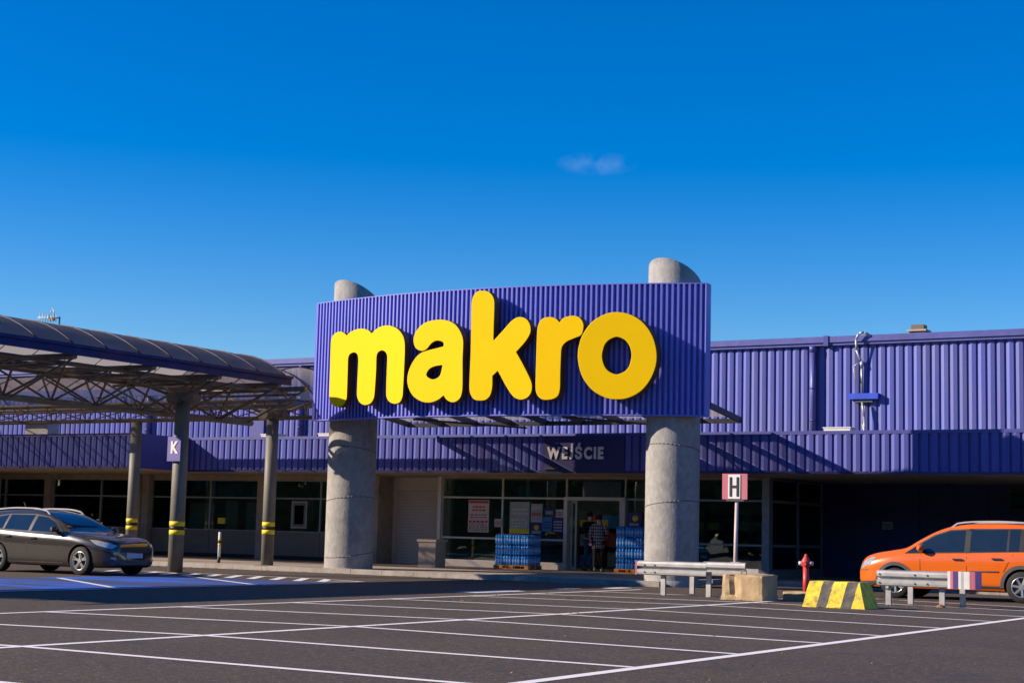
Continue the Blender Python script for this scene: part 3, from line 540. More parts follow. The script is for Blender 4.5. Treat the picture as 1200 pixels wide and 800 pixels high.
LET = {
 'm': [[(-26.25,4.61),(-26.2,4.47),(-26.08,4.39),(-25.94,4.35),(-25.78,4.38),(-25.67,4.47),(-25.62,4.59),(-25.62,5.26),(-25.62,5.6),(-25.57,5.71),(-25.42,5.76),(-25.29,5.71),(-25.24,5.58),(-25.24,5.25),(-25.24,4.63),(-25.17,4.48),(-25.06,4.4),(-24.93,4.37),(-24.77,4.4),(-24.67,4.49),(-24.63,4.61),(-24.6,5.22),(-24.6,5.61),(-24.54,5.72),(-24.4,5.76),(-24.27,5.7),(-24.21,5.58),(-24.21,5.2),(-24.2,4.6),(-24.13,4.46),(-24.03,4.4),(-23.89,4.37),(-23.74,4.4),(-23.66,4.51),(-23.64,4.64),(-23.62,5.47),(-23.63,5.87),(-23.7,6.08),(-23.87,6.25),(-24.07,6.34),(-24.26,6.38),(-24.49,6.36),(-24.65,6.3),(-24.79,6.2,1),(-24.94,6.3),(-25.16,6.35),(-25.37,6.34),(-25.58,6.28),(-25.7,6.2,1),(-25.81,6.28),(-25.97,6.32),(-26.14,6.28),(-26.24,6.18),(-26.27,6.01),(-26.26,5.29)]],
 'a': [[(-23.36,5.93),(-23.34,6.1),(-23.19,6.29),(-22.98,6.4),(-22.7,6.44),(-22.41,6.42),(-22.15,6.32),(-21.97,6.13),(-21.87,5.89),(-21.87,5.44),(-21.85,4.72),(-21.89,4.51),(-21.98,4.41),(-22.13,4.37),(-22.29,4.43),(-22.4,4.55,1),(-22.57,4.44),(-22.8,4.38),(-23.06,4.41),(-23.33,4.56),(-23.49,4.81),(-23.51,5.07),(-23.42,5.32),(-23.26,5.53),(-23.11,5.63,1),(-22.9,5.68),(-22.67,5.72),(-22.44,5.76,1),(-22.44,5.85),(-22.51,5.91),(-22.68,5.93),(-22.83,5.86),(-22.95,5.74),(-23.06,5.69),(-23.19,5.71),(-23.3,5.78)],[(-22.45,5.31,1),(-22.68,5.29),(-22.86,5.22),(-22.95,5.09),(-22.9,5.0),(-22.75,4.94),(-22.61,4.97),(-22.51,5.06)]],
 'k': [[(-21.34,7.11),(-21.2,7.08),(-21.08,6.97),(-21.03,6.82),(-21.03,6.27),(-21.03,5.84,1),(-20.76,6.11),(-20.53,6.34),(-20.35,6.42),(-20.16,6.37),(-20.05,6.22),(-20.04,6.03),(-20.17,5.82),(-20.41,5.57,1),(-20.18,5.2),(-19.98,4.82),(-19.97,4.61),(-20.07,4.46),(-20.25,4.41),(-20.43,4.48),(-20.6,4.68),(-20.88,5.13,1),(-21.03,5.0,1),(-21.03,4.71),(-21.08,4.52),(-21.19,4.42),(-21.33,4.4),(-21.5,4.43),(-21.6,4.55),(-21.64,4.72),(-21.63,5.65),(-21.64,6.8),(-21.6,6.99),(-21.49,7.1)]],
 'r': [[(-19.55,6.4),(-19.4,6.36),(-19.3,6.26,1),(-19.2,6.37),(-18.99,6.42),(-18.82,6.38),(-18.72,6.25),(-18.71,6.11),(-18.76,5.96),(-18.92,5.89),(-19.11,5.81),(-19.22,5.7),(-19.25,5.57),(-19.26,5.03),(-19.26,4.67),(-19.3,4.51),(-19.4,4.43),(-19.56,4.4),(-19.71,4.42),(-19.82,4.53),(-19.86,4.69),(-19.86,5.4),(-19.85,6.09),(-19.81,6.26),(-19.72,6.37)]],
 'o': [[(-16.97,5.44),(-16.99,5.21),(-17.06,4.99),(-17.16,4.8),(-17.3,4.63),(-17.47,4.51),(-17.67,4.43),(-17.87,4.41),(-18.07,4.43),(-18.27,4.51),(-18.45,4.63),(-18.6,4.8),(-18.71,4.99),(-18.78,5.22),(-18.81,5.45),(-18.79,5.68),(-18.73,5.9),(-18.62,6.1),(-18.48,6.27),(-18.3,6.39),(-18.11,6.47),(-17.91,6.49),(-17.7,6.46),(-17.5,6.38),(-17.33,6.26),(-17.18,6.09),(-17.07,5.89),(-17.0,5.67)],[(-17.54,5.45),(-17.56,5.31),(-17.6,5.18),(-17.68,5.08),(-17.78,5.02),(-17.89,4.99),(-18.0,5.02),(-18.1,5.08),(-18.18,5.18),(-18.23,5.31),(-18.25,5.45),(-18.23,5.59),(-18.19,5.72),(-18.11,5.82),(-18.01,5.88),(-17.9,5.91),(-17.79,5.88),(-17.69,5.82),(-17.61,5.72),(-17.56,5.59)]],
 'planes':  {'m': (34.513, -0.1557, -24.923), 'a': (34.317, -0.0187, -22.68), 'k': (34.388, 0.0947, -20.826), 'r': (34.607, 0.1891, -19.281), 'o': (34.93, 0.2743, -17.887)} ,

}
for ch in "makro":
    loops = [smooth_loop(l, 5) for l in LET[ch]]
    yc_, mm_, xc_ = LET['planes'][ch]
    lt = curve_plate("letter", loops, 0, .11, .012, [M['yellow'], M['yellow_side']], SB)
    oo = ORG[SB.name]
    for v in lt.data.vertices: v.co.y += yc_ + .122 + mm_ * (v.co.x + oo[0] - xc_)
    lt['label'] = "raised yellow letter " + ch
    xs_ = [p[0] for p in loops[0]]; zs_ = [p[1] for p in loops[0]]; sp = MB()
    cx, cz = sum(xs_) / len(xs_), sum(zs_) / len(zs_)
    for dx in (-.18, .18):
        bx = cx + dx if ch != 'o' else min(xs_) + .25 + (dx > 0) * (max(xs_) - min(xs_) - .5)
        sp.tube((bx, by(bx) - .22, cz - .1), (bx, by(bx) + .06, cz - .1), .02, 6)
    sp.build("bracket", M['dark_steel'], lt)

# ================================================================== glazed awning between board and shop
AW = thing("glazed_awning", (-22, 37.9, 4.3), "glazed lean-to awning of dark rafters behind the sign board", "awning")
def az(y): return 4.27 + (39.9 - y) * .115
xr = -16.84; nr = 9; step = (27.3 - 16.84) / nr
for k in range(nr + 1):
    x = -27.3 + k * step
    MB().bar((x, 36.05, az(36.05)), (x, 40.05, az(40.05)), .07, .15).build("rafter", M['dark_steel'], AW)
    if k < nr:
        for j in range(2):
            ya, yb = 36.1 + j * 1.95, 38.03 + j * 1.95; a, b = x + .05, x + step - .05
            pm = MB(); zz = .085
            pm.add([(a, ya, az(ya) + zz), (b, ya, az(ya) + zz), (b, yb, az(yb) + zz), (a, yb, az(yb) + zz), (a, ya, az(ya) + zz + .012), (b, ya, az(ya) + zz + .012), (b, yb, az(yb) + zz + .012), (a, yb, az(yb) + zz + .012)], [(0, 3, 2, 1), (4, 5, 6, 7), (0, 1, 5, 4), (1, 2, 6, 5), (2, 3, 7, 6), (3, 0, 4, 7)])
            pm.build("awning_pane", M['awn'], AW)
for y in (36.1, 38.0, 40.0):
    MB().bar((-27.35, y, az(y) - .02), (-16.78, y, az(y) - .02), .09, .12).build("beam", M['dark_steel'], AW)
for xx in (-24.5, -20.0): MB().path([(xx, 36.1, 4.1), (xx + 1.2, 40.0, 4.12)], .03, 6).build("tie_bar", M['dark_steel'], AW)

# ================================================================== walkway canopy (L-shaped vaulted roof on poles)
CN = thing("walkway_canopy", (-28.3, 31, 0), "long barrel-vaulted walkway canopy on trussed tubes with blue eaves beam", "canopy")
def arc(u, w=2.0, z0=4.93, rise=.74): return (w * u, z0 + rise * (1 - abs(u) ** 2.2))
NU = 12
def vault_panel(L):
    mb = MB(); pts = [arc(-1 + 2 * i / NU) for i in range(NU + 1)]; n = len(pts)
    vs = []
    for y in (0.03, L - .03):
        vs += [(x, y, z) for x, z in pts] + [(x, y, z - .015) for x, z in pts]
    f = []
    for i in range(n - 1):
        f += [(i, i + 1, 2 * n + i + 1, 2 * n + i), (n + i, 3 * n + i, 3 * n + i + 1, n + i + 1)]
    mb.smooth = True; mb.add(vs, f)
    return mb
def vault_rib():
    mb = MB(); pts = [arc(-1 + 2 * i / NU) for i in range(NU + 1)]
    for (a, b), (c, d) in zip(pts, pts[1:]): mb.bar((a, 0, b + .006), (c, 0, d + .006), .04, .03)
    return mb
PL = 1.06
pm = vault_panel(PL).mesh("roof_panel", M['poly']); rm = vault_rib().mesh("roof_rib", M['rib'])
oc = ORG[CN.name]
CX = -28.5
y = 11.10; k = 0
while y < 32.9:
    link("roof_panel", pm, CN, loc=(CX - oc[0], y - oc[1], 0)); link("roof_rib", rm, CN, loc=(CX - oc[0], y - oc[1], 0)); y += PL
yend = y; link("roof_rib", rm, CN, loc=(CX - oc[0], y - oc[1], 0))
pw = pm.copy(); pw.materials[0] = M['poly_wing']
x = -28.4
while x > -56:      # wing running left along the shop
    p = link("roof_panel", pw, CN, loc=(x - oc[0], 36.4 - oc[1], -.06)); p.rotation_euler = (0, 0, R(90)); p = link("roof_rib", rm, CN, loc=(x - oc[0], 36.4 - oc[1], -.06)); p.rotation_euler = (0, 0, R(90)); x -= PL
for sx in (-1, 1):
    MB().box(CX + sx * 2.0 - .05, CX + sx * 2.0 + .05, 12, yend if sx > 0 else 34.3, 4.80, 5.02).build("eaves_beam", M['eave'], CN)
    if sx > 0: MB().box(CX + 2.05, CX + 2.11, 12, yend, 4.96, 5.03).build("gutter_lip", M['eave'], CN)
MB().box(-56, -30.6, 34.35, 34.45, 4.74, 4.96).build("eaves_beam", M['eave'], CN); MB().box(-56, -27.65, 38.35, 38.45, 4.74, 4.95).build("eaves_beam", M['eave'], CN)
MB().box(CX - .05, CX + .05, 12, yend, 5.67, 5.71).build("ridge_bar", M['rib'], CN)
# trusses along the main walk: two top chords, one bottom chord, webs
def chord(a, b, r=.045, nm="chord"): return MB().tube(a, b, r, 8).build(nm, M['truss'], CN)
TX = (CX - 1.15, CX + 1.15); ZT = 4.70; ZB = 3.92
for tx in TX: chord((tx, 12, ZT), (tx, 34.3, ZT), .055)
chord((CX, 12, ZB), (CX, 34.3, ZB), .08)
chord((CX + .0, 12, 4.86), (CX + .0, 34.3, 4.86), .045)
yy = 12.0; k = 0
web = MB(); webs = []
while yy < 33.2:
    for tx in TX:
        MB().tube((tx, yy, ZT), (CX, yy + .72, ZB), .03, 6).build("web_bar", M['truss'], CN); MB().tube((CX, yy + .72, ZB), (tx, yy + 1.44, ZT), .03, 6).build("web_bar", M['truss'], CN)
    MB().tube((TX[0], yy, ZT), (TX[1], yy, ZT), .025, 6).build("cross_bar", M['truss'], CN)
    MB().tube((TX[0], yy, ZT), (TX[1], yy + 1.44, ZT), .018, 6).build("cross_bar", M['truss'], CN)
    yy += 1.44
for yy in (12.6, 15.2, 17.8, 20.4, 23.2, 25.9, 28.4, 30.7, 33.0, 34.1):      # outriggers reaching to the eaves
    MB().tube((CX - 2.0, yy, 4.80), (CX + 1.95, yy, 4.78), .07, 10).build("outrigger", M['truss'], CN)
    MB().tube((CX - 1.9, yy + .25, 4.66), (CX + 1.55, yy + .25, 4.66), .035, 8).build("outrigger", M['truss'], CN)
    for s_ in (-1, 1): MB().tube((CX, yy, ZB), (CX + s_ * 1.9, yy, 4.74), .026, 6).build("web_bar", M['truss'], CN)
# wing truss along the shop
for yt in (35.4, 37.4): chord((-56, yt, 4.62), (-28, yt, 4.62), .05)
chord((-56, 36.4, 4.22), (-26.9, 36.4, 4.22), .06); chord((-56, 36.0, 4.55), (-28.6, 36.0, 4.55), .045)
xx = -55.6
while xx < -29:
    for yt in (35.4, 37.4):
        MB().tube((xx, yt, 4.62), (xx + .7, 36.4, 4.22), .02, 6).build("web_bar", M['truss'], CN); MB().tube((xx + .7, 36.4, 4.22), (xx + 1.4, yt, 4.62), .02, 6).build("web_bar", M['truss'], CN)
    xx += 1.4
# poles: each a child with its two yellow bands and capital
def pole(x, y, z0, zt, r, zb, two=True):
    p = MB().tube((x, y, z0), (x, y, zt), r, 20).build("pole", M['pole'], CN)
    for k in (0, 1): MB().tube((x, y, zb + .21 * k), (x, y, zb + .21 * k + .12), r + .004, 20).build("yellow_band", M['band_y'], p)
    MB().tube((x, y, zb + .12), (x, y, zb + .21), r + .003, 20).build("black_band", M['black'], p)
    MB().box(x - r - .08, x + r + .08, y - r - .08, y + r + .08, z0, z0 + .02).build("base_plate", M['pole'], p)
    if two:
        c = MB(); c.tube((x - .42, y, zt + .08), (x + .45, y, zt + .08), .16, 16); c.tube((x, y - .4, zt + .06), (x, y + .4, zt + .06), .13, 12)
        c.build("capital", M['truss'], p)
        for s_ in (-1, 1):
            MB().tube((x + s_ * .3, y, zt + .1), (x + s_ * 1.15, y + .5, ZT), .035, 8).build("strut", M['truss'], p); MB().tube((x + s_ * .3, y, zt + .1), (x + s_ * 1.15, y - .5, ZT), .035, 8).build("strut", M['truss'], p)
pole(-27.93, 30.95, 0, 4.25, .185, .93); pole(-29.03, 35.85, .11, 4.2, .17, .98); pole(-34.62, 36.4, .11, 4.18, .165, 1.0, False); pole(-28.3, 13.2, 0, 4.25, .185, .95); pole(-44.5, 36.4, .11, 4.18, .165, 1.0, False)
# K sign on the pole
t = thing("row_sign", (-27.85, 30.7, 2.76), "small purple-blue plate with a white letter K on the nearer canopy pole", "sign")
MB().box(-28.14, -27.72, 30.70, 30.73, 2.73, 3.33).build("plate", M['k_sign'], t); text("letter", "K", .40, .004, M['white'], (-27.92, 30.692, 3.05), t, bold=.018, sx=.85)
MB().box(-28.0, -27.86, 30.73, 30.78, 2.9, 2.95).box(-28.0, -27.86, 30.73, 30.78, 3.15, 3.2).build("clamp", M['steel'], t)

# ================================================================== small fixtures
t = thing("roof_vent", (-14.5, 48, 6.6), "small brown louvred roof vent above the right part of the store", "vent")
MB().box(-14.72, -14.3, 47.8, 48.2, 6.6, 7.30).build("stack", M['brown'], t)
for z in (7.28, 7.42): MB().box(-14.80, -14.22, 47.72, 48.28, z, z + .05).build("louvre", M['pilaster'], t)
MB().box(-14.70, -14.32, 47.82, 48.18, 7.47, 7.62).build("cowl", M['brown'], t); MB().box(-14.74, -14.28, 47.78, 48.22, 7.33, 7.40).build("collar", M['brown'], t); MB().box(-14.84, -14.18, 47.68, 48.32, 7.24, 7.28).build("base_flashing", M['white'], t)
t = thing("aerial", (-52.3, 50, 6.6), "thin television aerial on a mast behind the vaulted canopy roof", "aerial")
MB().tube((-52.3, 50, 6.6), (-52.3, 50, 9.85), .035, 6).build("mast", M['dark_steel'], t)
m_ = MB(); m_.tube((-52.25, 50, 9.8), (-53.5, 49.9, 9.85), .03, 6)
for k in range(7): m_.tube((-52.4 - .16 * k, 49.9, 9.5 if k > 4 else 9.62), (-52.4 - .16 * k, 49.9, 10.1 if k > 4 else 10.0), .015, 5)
m_.tube((-52.55, 50, 9.82), (-52.75, 50, 10.3), .018, 5); m_.tube((-52.95, 50, 9.82), (-52.75, 50, 10.3), .018, 5)
m_.build("boom_and_elements", M['steel'], t); MB().box(-52.9, -52.6, 49.95, 50.05, 9.7, 9.85).build("junction_box", M['tan'], t)
t = thing("wall_lamp", (-14.85, 44.0, 5.15), "blue flat lamp box with looping cable pipe on the upper wall right of the downpipe", "lamp")
MB().box(-15.27, -14.43, 43.90, 44.08, 5.09, 5.25).build("lamp_box", M['lampblue'], t); MB().box(-15.1, -14.6, 43.96, 44.08, 5.0, 5.09).build("bracket", M['dark_steel'], t)
pts = [(-14.92, 44.02, 5.25), (-14.92, 44.0, 6.1), (-15.02, 43.86, 6.45), (-15.02, 43.82, 6.75), (-14.93, 43.80, 6.90), (-14.80, 43.82, 6.93), (-14.70, 43.9, 6.88), (-14.66, 44.0, 6.8)]
MB().path(pts, .035, 8).build("cable_pipe", M['steel'], t); MB().path([(-14.88, 43.92, 5.0), (-14.82, 43.9, 4.6), (-14.80, 43.9, 3.98)], .03, 8).path([(-14.80, 43.92, 4.9), (-14.86, 43.88, 4.4), (-14.74, 43.9, 3.98)], .022, 6).build("cable_tail", M['steel'], t)
MB().path([(-14.95, 43.9, 6.1), (-15.12, 43.88, 6.0), (-15.05, 43.9, 5.6)], .015, 6).build("loose_cable", M['steel'], t); MB().lathe([(.05, 0), (.05, .1)], (-14.92, 44.0, 6.05), 8).build("pipe_joint", M['white'], t)
for a, b, c, lb in ((-15.0, -14.28, 41.2, "white plastic box lying on the flat canopy near the downpipe"), (-33.9, -33.2, 41.3, "pale box on the flat canopy between the two canopy poles"), (-31.6, -31.0, 41.3, "pale box on the flat canopy just left of the big left column")):
    t = thing("roof_box", (a, c, 3.98), lb, "box"); MB().box(a, b, c, c + .4, 3.99, 4.10).build("body", M['white'], t); MB().box(a - .02, b + .02, c - .02, c + .42, 4.10, 4.13).build("lid", M['white'], t)
t = thing("roof_box", (-41.6, 39, 3.98), "wide grey cabinet on the flat canopy at the far left", "box"); MB().box(-42.1, -41.05, 39, 39.5, 3.98, 4.38).build("body", M['steel'], t); MB().box(-42.13, -41.02, 38.97, 39.53, 4.38, 4.41).build("lid", M['steel'], t)

# bin, striped stanchion
t = thing("litter_bin", (-27.15, 41.2, .115), "square grey concrete litter bin beside the entrance glass", "bin")
MB().box(-27.46, -26.86, 40.95, 41.5, .115, .86).build("body", M['kerb'], t); MB().box(-27.50, -26.82, 40.91, 41.54, .86, .93).build("lid", M['pilaster'], t); MB().box(-27.3, -27.0, 41.05, 41.4, .931, .935).build("opening", M['black'], t)
t = thing("striped_stanchion", (-31.65, 36.9, .115), "thin striped post in white, yellow and black on the pavement", "post")
MB().tube((-31.65, 36.9, .12), (-31.65, 36.9, .28), .045, 10).build("foot", M['black'], t); MB().tube((-31.65, 36.9, .28), (-31.65, 36.9, 1.0), .042, 10).build("tube", M['white'], t)
for z, mm in ((.60, 'band_y'), (.68, 'black'), (.75, 'band_y')): MB().tube((-31.65, 36.9, z), (-31.65, 36.9, z + .07), .045, 10).build("band", M[mm], t)

# ================================================================== bottle packs on pallets
def bottle(mb, x, y, z):
    mb.cur = 0; mb.lathe([(.001, 0), (.040, .004), (.042, .05), (.038, .07), (.042, .09)], (x, y, z), 8)
    mb.cur = 1; mb.lathe([(.0425, .09), (.0425, .17)], (x, y, z), 8)
    mb.cur = 0; mb.lathe([(.042, .17), (.041, .21), (.030, .25), (.014, .275)], (x, y, z), 8)
    mb.cur = 2; mb.lathe([(.017, .275), (.017, .295), (.001, .296)], (x, y, z), 8)
pk = MB()
for i in range(3):
    for j in range(2): bottle(pk, -.09 + .09 * i, -.045 + .09 * j, 0)
pk_me = pk.mesh("water_pack", [M['bottle'], M['label_w'], M['cap']])
def pallet(x, y, side, layers, rows_=4):
    t = thing("wooden_pallet", (x, y, .115), "orange wooden pallet under the bottle packs " + side, "pallet", "pallets of bottled water")
    for q in range(3): MB().box(x - .6, x + .6, y - .4 + q * .35, y - .3 + q * .35, .116, .138).build("board", M['wood'], t)
    for q in range(3):
        for w in range(3): MB().box(x - .6 + w * .53, x - .46 + w * .53, y - .4 + q * .35, y - .3 + q * .35, .138, .215).build("block", M['wood'], t)
    for q in range(5): MB().box(x - .6, x + .6, y - .4 + q * .17, y - .28 + q * .17, .215, .238).build("board", M['wood'], t)
    z = .24
    nm = ("bottom", "second", "third", "fourth")
    for l in range(layers):
        for r_ in range(rows_):
            for c in range(4):
                if r_ > 0 and c < 3 and l < layers - 1: continue
                if l == layers - 1 and layers == 3 and r_ > 1 and c == 0: continue
                ob = link("water_pack", pk_me, None, "blue bottle pack %s, %s layer, %s row, %s" % (side, nm[l] if l < layers - 1 else "top", ("front", "second", "third", "rear")[r_], ("leftmost", "second", "third", "rightmost")[c]), "bottle pack", "packs of blue water bottles",
                          loc=(x - .44 + .295 * c + random.uniform(-.008, .008), y - .29 + .2 * r_ + random.uniform(-.006, .006), z + l * .305))
                ob.rotation_euler = (0, 0, random.uniform(-.03, .03))
pallet(-25.1, 42.75, "left of the door", 3); pallet(-21.25, 43.1, "right of the door", 4)

# ================================================================== guard rails, H sign, concrete blocks, hydrant
def w_beam(x0, x1, y, z0, h, mat_, parent, name="beam"):
    prof = [(0, 0), (-.062, .02), (-.068, .06), (-.068, .115), (-.055, .128), (.0, .140), (.0, .172), (-.055, .182), (-.068, .195), (-.068, .25), (-.062, .29), (0, .31)]
    s = h / .31; mb = MB(); n = len(prof)
    for off in (0, .006): pass
    vs = [(x0, y + a, z0 + b * s) for a, b in prof] + [(x1, y + a, z0 + b * s) for a, b in prof] + [(x0, y + a + .008, z0 + b * s) for a, b in prof] + [(x1, y + a + .008, z0 + b * s) for a, b in prof]
    f = []
    for i in range(n - 1): f += [(i, n + i, n + i + 1, i + 1), (2 * n + i, 2 * n + i + 1, 3 * n + i + 1, 3 * n + i)]
    f += [(i, i + 1, 2 * n + i + 1, 2 * n + i) for i in range(n - 1)] + [(n + i, 3 * n + i, 3 * n + i + 1, n + i + 1) for i in range(n - 1)]
    mb.add(vs, f); return mb.build(name, mat_, parent)
def post(x, y, z1, parent, lean=0):
    mb = MB(); mb.bar((x, y, 0), (x + lean, y, z1), .11, .012)
    mb = MB().prism([(x - .05, y - .03), (x + .05, y - .03), (x + .05, y - .022), (x + .006, y - .022), (x + .006, y + .022), (x + .05, y + .022), (x + .05, y + .03), (x - .05, y + .03), (x - .05, y + .022), (x - .006, y + .022), (x - .006, y - .022), (x - .05, y - .022)], 0, z1, 'xy'); return mb.build("post", M['steel'], parent)
t = thing("guard_rail", (-14.4, 31.3, 0), "dented galvanised guard rail before the right column with a bent right end", "guard rail", "guard rails at the parking edge")
bm_ = w_beam(-15.16, -13.62, 30.72, .40, .29, M['steel'], t); w_beam(-13.95, -13.02, 31.3, .41, .29, M['steel'], t)
for xx in (-14.98, -14.75):
    for zz in (.46, .60): MB().tube((xx, 30.64, zz), (xx, 30.67, zz), .016, 8).build("bolt", M['black'], bm_)
MB().box(-15.19, -15.155, 30.65, 30.75, .40, .69).build("end_plate", M['faded_red'], t)
post(-14.62, 30.80, .66, t); post(-14.66, 32.3, .5, t); post(-13.66, 30.9, .5, t); MB().bar((-15.1, 31.9, .52), (-13.0, 31.9, .52), .02, .1).build("rear_beam", M['steel'], t)
t = thing("guard_rail", (-9.4, 31.3, 0), "galvanised guard rail with striped red, white and blue end before the orange car", "guard rail", "guard rails at the parking edge")
b2 = w_beam(-10.16, -8.80, 30.9, .36, .30, M['steel'], t)
for xx in (-9.42, -9.18, -10.1):
    for zz in (.42, .58): MB().tube((xx, 30.82, zz), (xx, 30.85, zz), .016, 8).build("bolt", M['black'], b2)
nc = 12; cols = ['poster', 'faded_red', 'navy_stripe', 'navy_stripe', 'poster', 'poster_g', 'white', 'white', 'faded_red', 'faded_red', 'navy_stripe', 'navy_stripe']
xq = -8.80
for k, cc in enumerate(cols):       # rounded terminal sleeve, one strip per printed stripe
    a0 = k / nc; a1 = (k + 1) / nc
    MB().add([(xq + .62 * a0, 30.83 - .02 * math.sin(math.pi * a0), .355), (xq + .62 * a1, 30.83 - .02 * math.sin(math.pi * a1), .355), (xq + .62 * a1, 30.83 - .02 * math.sin(math.pi * a1), .675), (xq + .62 * a0, 30.83 - .02 * math.sin(math.pi * a0), .675),
              (xq + .62 * a0, 30.88, .355), (xq + .62 * a1, 30.88, .355), (xq + .62 * a1, 30.88, .675), (xq + .62 * a0, 30.88, .675)], [(0, 1, 2, 3), (7, 6, 5, 4), (0, 4, 5, 1), (3, 2, 6, 7), (1, 5, 6, 2), (0, 3, 7, 4)]).build("end_stripe", M[cc], t)
for xx, yy in ((-9.98, 31.0), (-9.86, 32.0), (-8.95, 31.0), (-8.69, 31.45)): post(xx, yy, .62 if yy < 31.3 else .5, t)
MB().bar((-10.1, 32.05, .52), (-8.4, 31.5, .52), .02, .12).build("rear_beam", M['steel'], t); MB().lathe([(.09, 0), (.07, .03), (.03, .05), (.0, .06)], (-8.97, 30.95, 0), 10).build("rust_collar", M['steel_rust'], t)
t = thing("bus_stop_style_sign", (-13.56, 32.0, 0), "faded red plate with black H in a white field on a slim pole", "sign")
t.name = "row_sign"
t = bpy.data.objects[t.name]; ORG[t.name] = (-13.56, 32.0, 0)
MB().tube((-13.57, 32.0, 0), (-13.53, 32.0, 2.05), .04, 10).build("pole", M['pinkgrey'], t); MB().box(-13.84, -13.28, 31.94, 31.97, 1.99, 2.52).build("plate", M['faded_red'], t)
MB().box(-13.70, -13.43, 31.925, 31.94, 2.00, 2.50).build("white_field", M['white'], t)
MB().box(-13.665, -13.62, 31.912, 31.925, 2.05, 2.45).box(-13.51, -13.465, 31.912, 31.925, 2.05, 2.45).box(-13.62, -13.51, 31.912, 31.925, 2.225, 2.275).build("letter", M['black'], t)
MB().box(-13.62, -13.42, 31.9, 32.08, .55, .70).build("clamp", M['steel'], t); MB().box(-13.75, -13.35, 31.93, 31.99, 1.95, 1.985).build("bottom_rail", M['dark_steel'], t)
# beige block with a notch
t = thing("concrete_block", (-12.75, 30.3, 0), "weathered beige concrete block with a chipped hollow in its left side", "concrete block")
def rough_block(x0, x1, y0, y1, z1, seed, jit=.012, taper=0.0, hollow=None):
    bm = bmesh.new(); bmesh.ops.create_grid(bm, x_segments=1, y_segments=1, size=1); bm.clear()
    bmesh.ops.create_cube(bm, size=1); bmesh.ops.subdivide_edges(bm, edges=bm.edges, cuts=9, use_grid_fill=True); q = random.Random(seed)
    from mathutils import noise as NZ
    for v in bm.verts:
        u = v.co + Vector((.5, .5, .5)); tp = taper * u.z
        p = Vector((x0 + (x1 - x0) * u.x + (tp if u.x < .5 else -tp) * abs(2 * u.x - 1), y0 + (y1 - y0) * u.y + (tp if u.y < .5 else -tp) * abs(2 * u.y - 1), z1 * u.z))
        nn = NZ.noise_vector(p * 5 + Vector((seed, 0, 0))) * jit * 1.6
        e = sum(1 for c in (abs(v.co.x), abs(v.co.y), abs(v.co.z)) if c > .46)
        if e >= 2 and u.z > .1: nn -= Vector((v.co.x, v.co.y, v.co.z)) * .03
        if hollow and u.y < .05:
            d = abs(p.x - hollow[0] - .06 * math.sin(u.z * 3)); 
            if d < hollow[1] and .12 < u.z < .92: nn += Vector((0, .07 * math.sqrt(1 - d / hollow[1]), 0))
        v.co = p + (nn if u.z > .02 else Vector((nn.x, nn.y, 0)))
    return bm
def bm_build(bm, name, mats, parent, smooth=True):
    o_ = ORG.get(parent.name, (0, 0, 0)); me = bpy.data.meshes.new(name); bmesh.ops.translate(bm, verts=bm.verts, vec=-Vector(o_)); bmesh.ops.recalc_face_normals(bm, faces=bm.faces); bm.to_mesh(me); bm.free()
    for m_ in (mats if isinstance(mats, (list, tuple)) else [mats]): me.materials.append(m_)
    for p in me.polygons: p.use_smooth = smooth
    return link(name, me, parent)
bm_build(rough_block(-12.98, -12.12, 29.95, 30.75, .50, 3, hollow=(-12.76, .10)), "block_body", M['tan'], t, False)
MB().path([(-12.7, 30.3, .49), (-12.7, 30.3, .56), (-12.6, 30.3, .56), (-12.6, 30.3, .49)], .012, 6).build("lifting_loop", M['steel_rust'], t)
t = thing("kerb_block", (-11.7, 31.3, 0), "long low tan kerb stone lying at the foot of the red hydrant", "kerb stone")
bm_build(rough_block(-12.2, -11.15, 31.2, 31.5, .17, 9, .01), "stone_body", M['tan'], t, False)
# striped barrier
t = thing("concrete_barrier", (-10.2, 28.8, 0), "sloping concrete barrier block painted in yellow and black stripes", "barrier")
xs0 = [-10.74, -10.48, -10.29, -10.03, -9.83, -9.58]
for i in range(5):
    a, b = xs0[i], xs0[i + 1]; A = lambda x, z: x + (-10.17 - x) * .13 * (z / .46)
    def S_(x, zz): return x + (.10 * (zz / .46) if i >= 0 else 0) * (1 if x < -9.7 else -1.3)
    n = 6; mb = MB(); vs = []; 
    for k in range(n + 1):
        z = .46 * k / n; ins = .10 * (z / .46) + (.02 if k == n else 0)
        vs += [(S_(a, z) + random.uniform(-.004, .004), 28.42 + ins + random.uniform(-.006, .006), z), (S_(b, z), 28.42 + ins + random.uniform(-.006, .006), z), (S_(b, z), 29.2 - ins, z), (S_(a, z), 29.2 - ins, z)]
    f = []
    for k in range(n): f += [(4 * k + j, 4 * k + (j + 1) % 4, 4 * k + 4 + (j + 1) % 4, 4 * k + 4 + j) for j in range(4)]
    f.append((4 * n, 4 * n + 1, 4 * n + 2, 4 * n + 3)); mb.add(vs, f); mb.build("yellow_segment" if i % 2 == 0 else "black_segment", M['stone_y' if i % 2 == 0 else 'stone_k'], t)
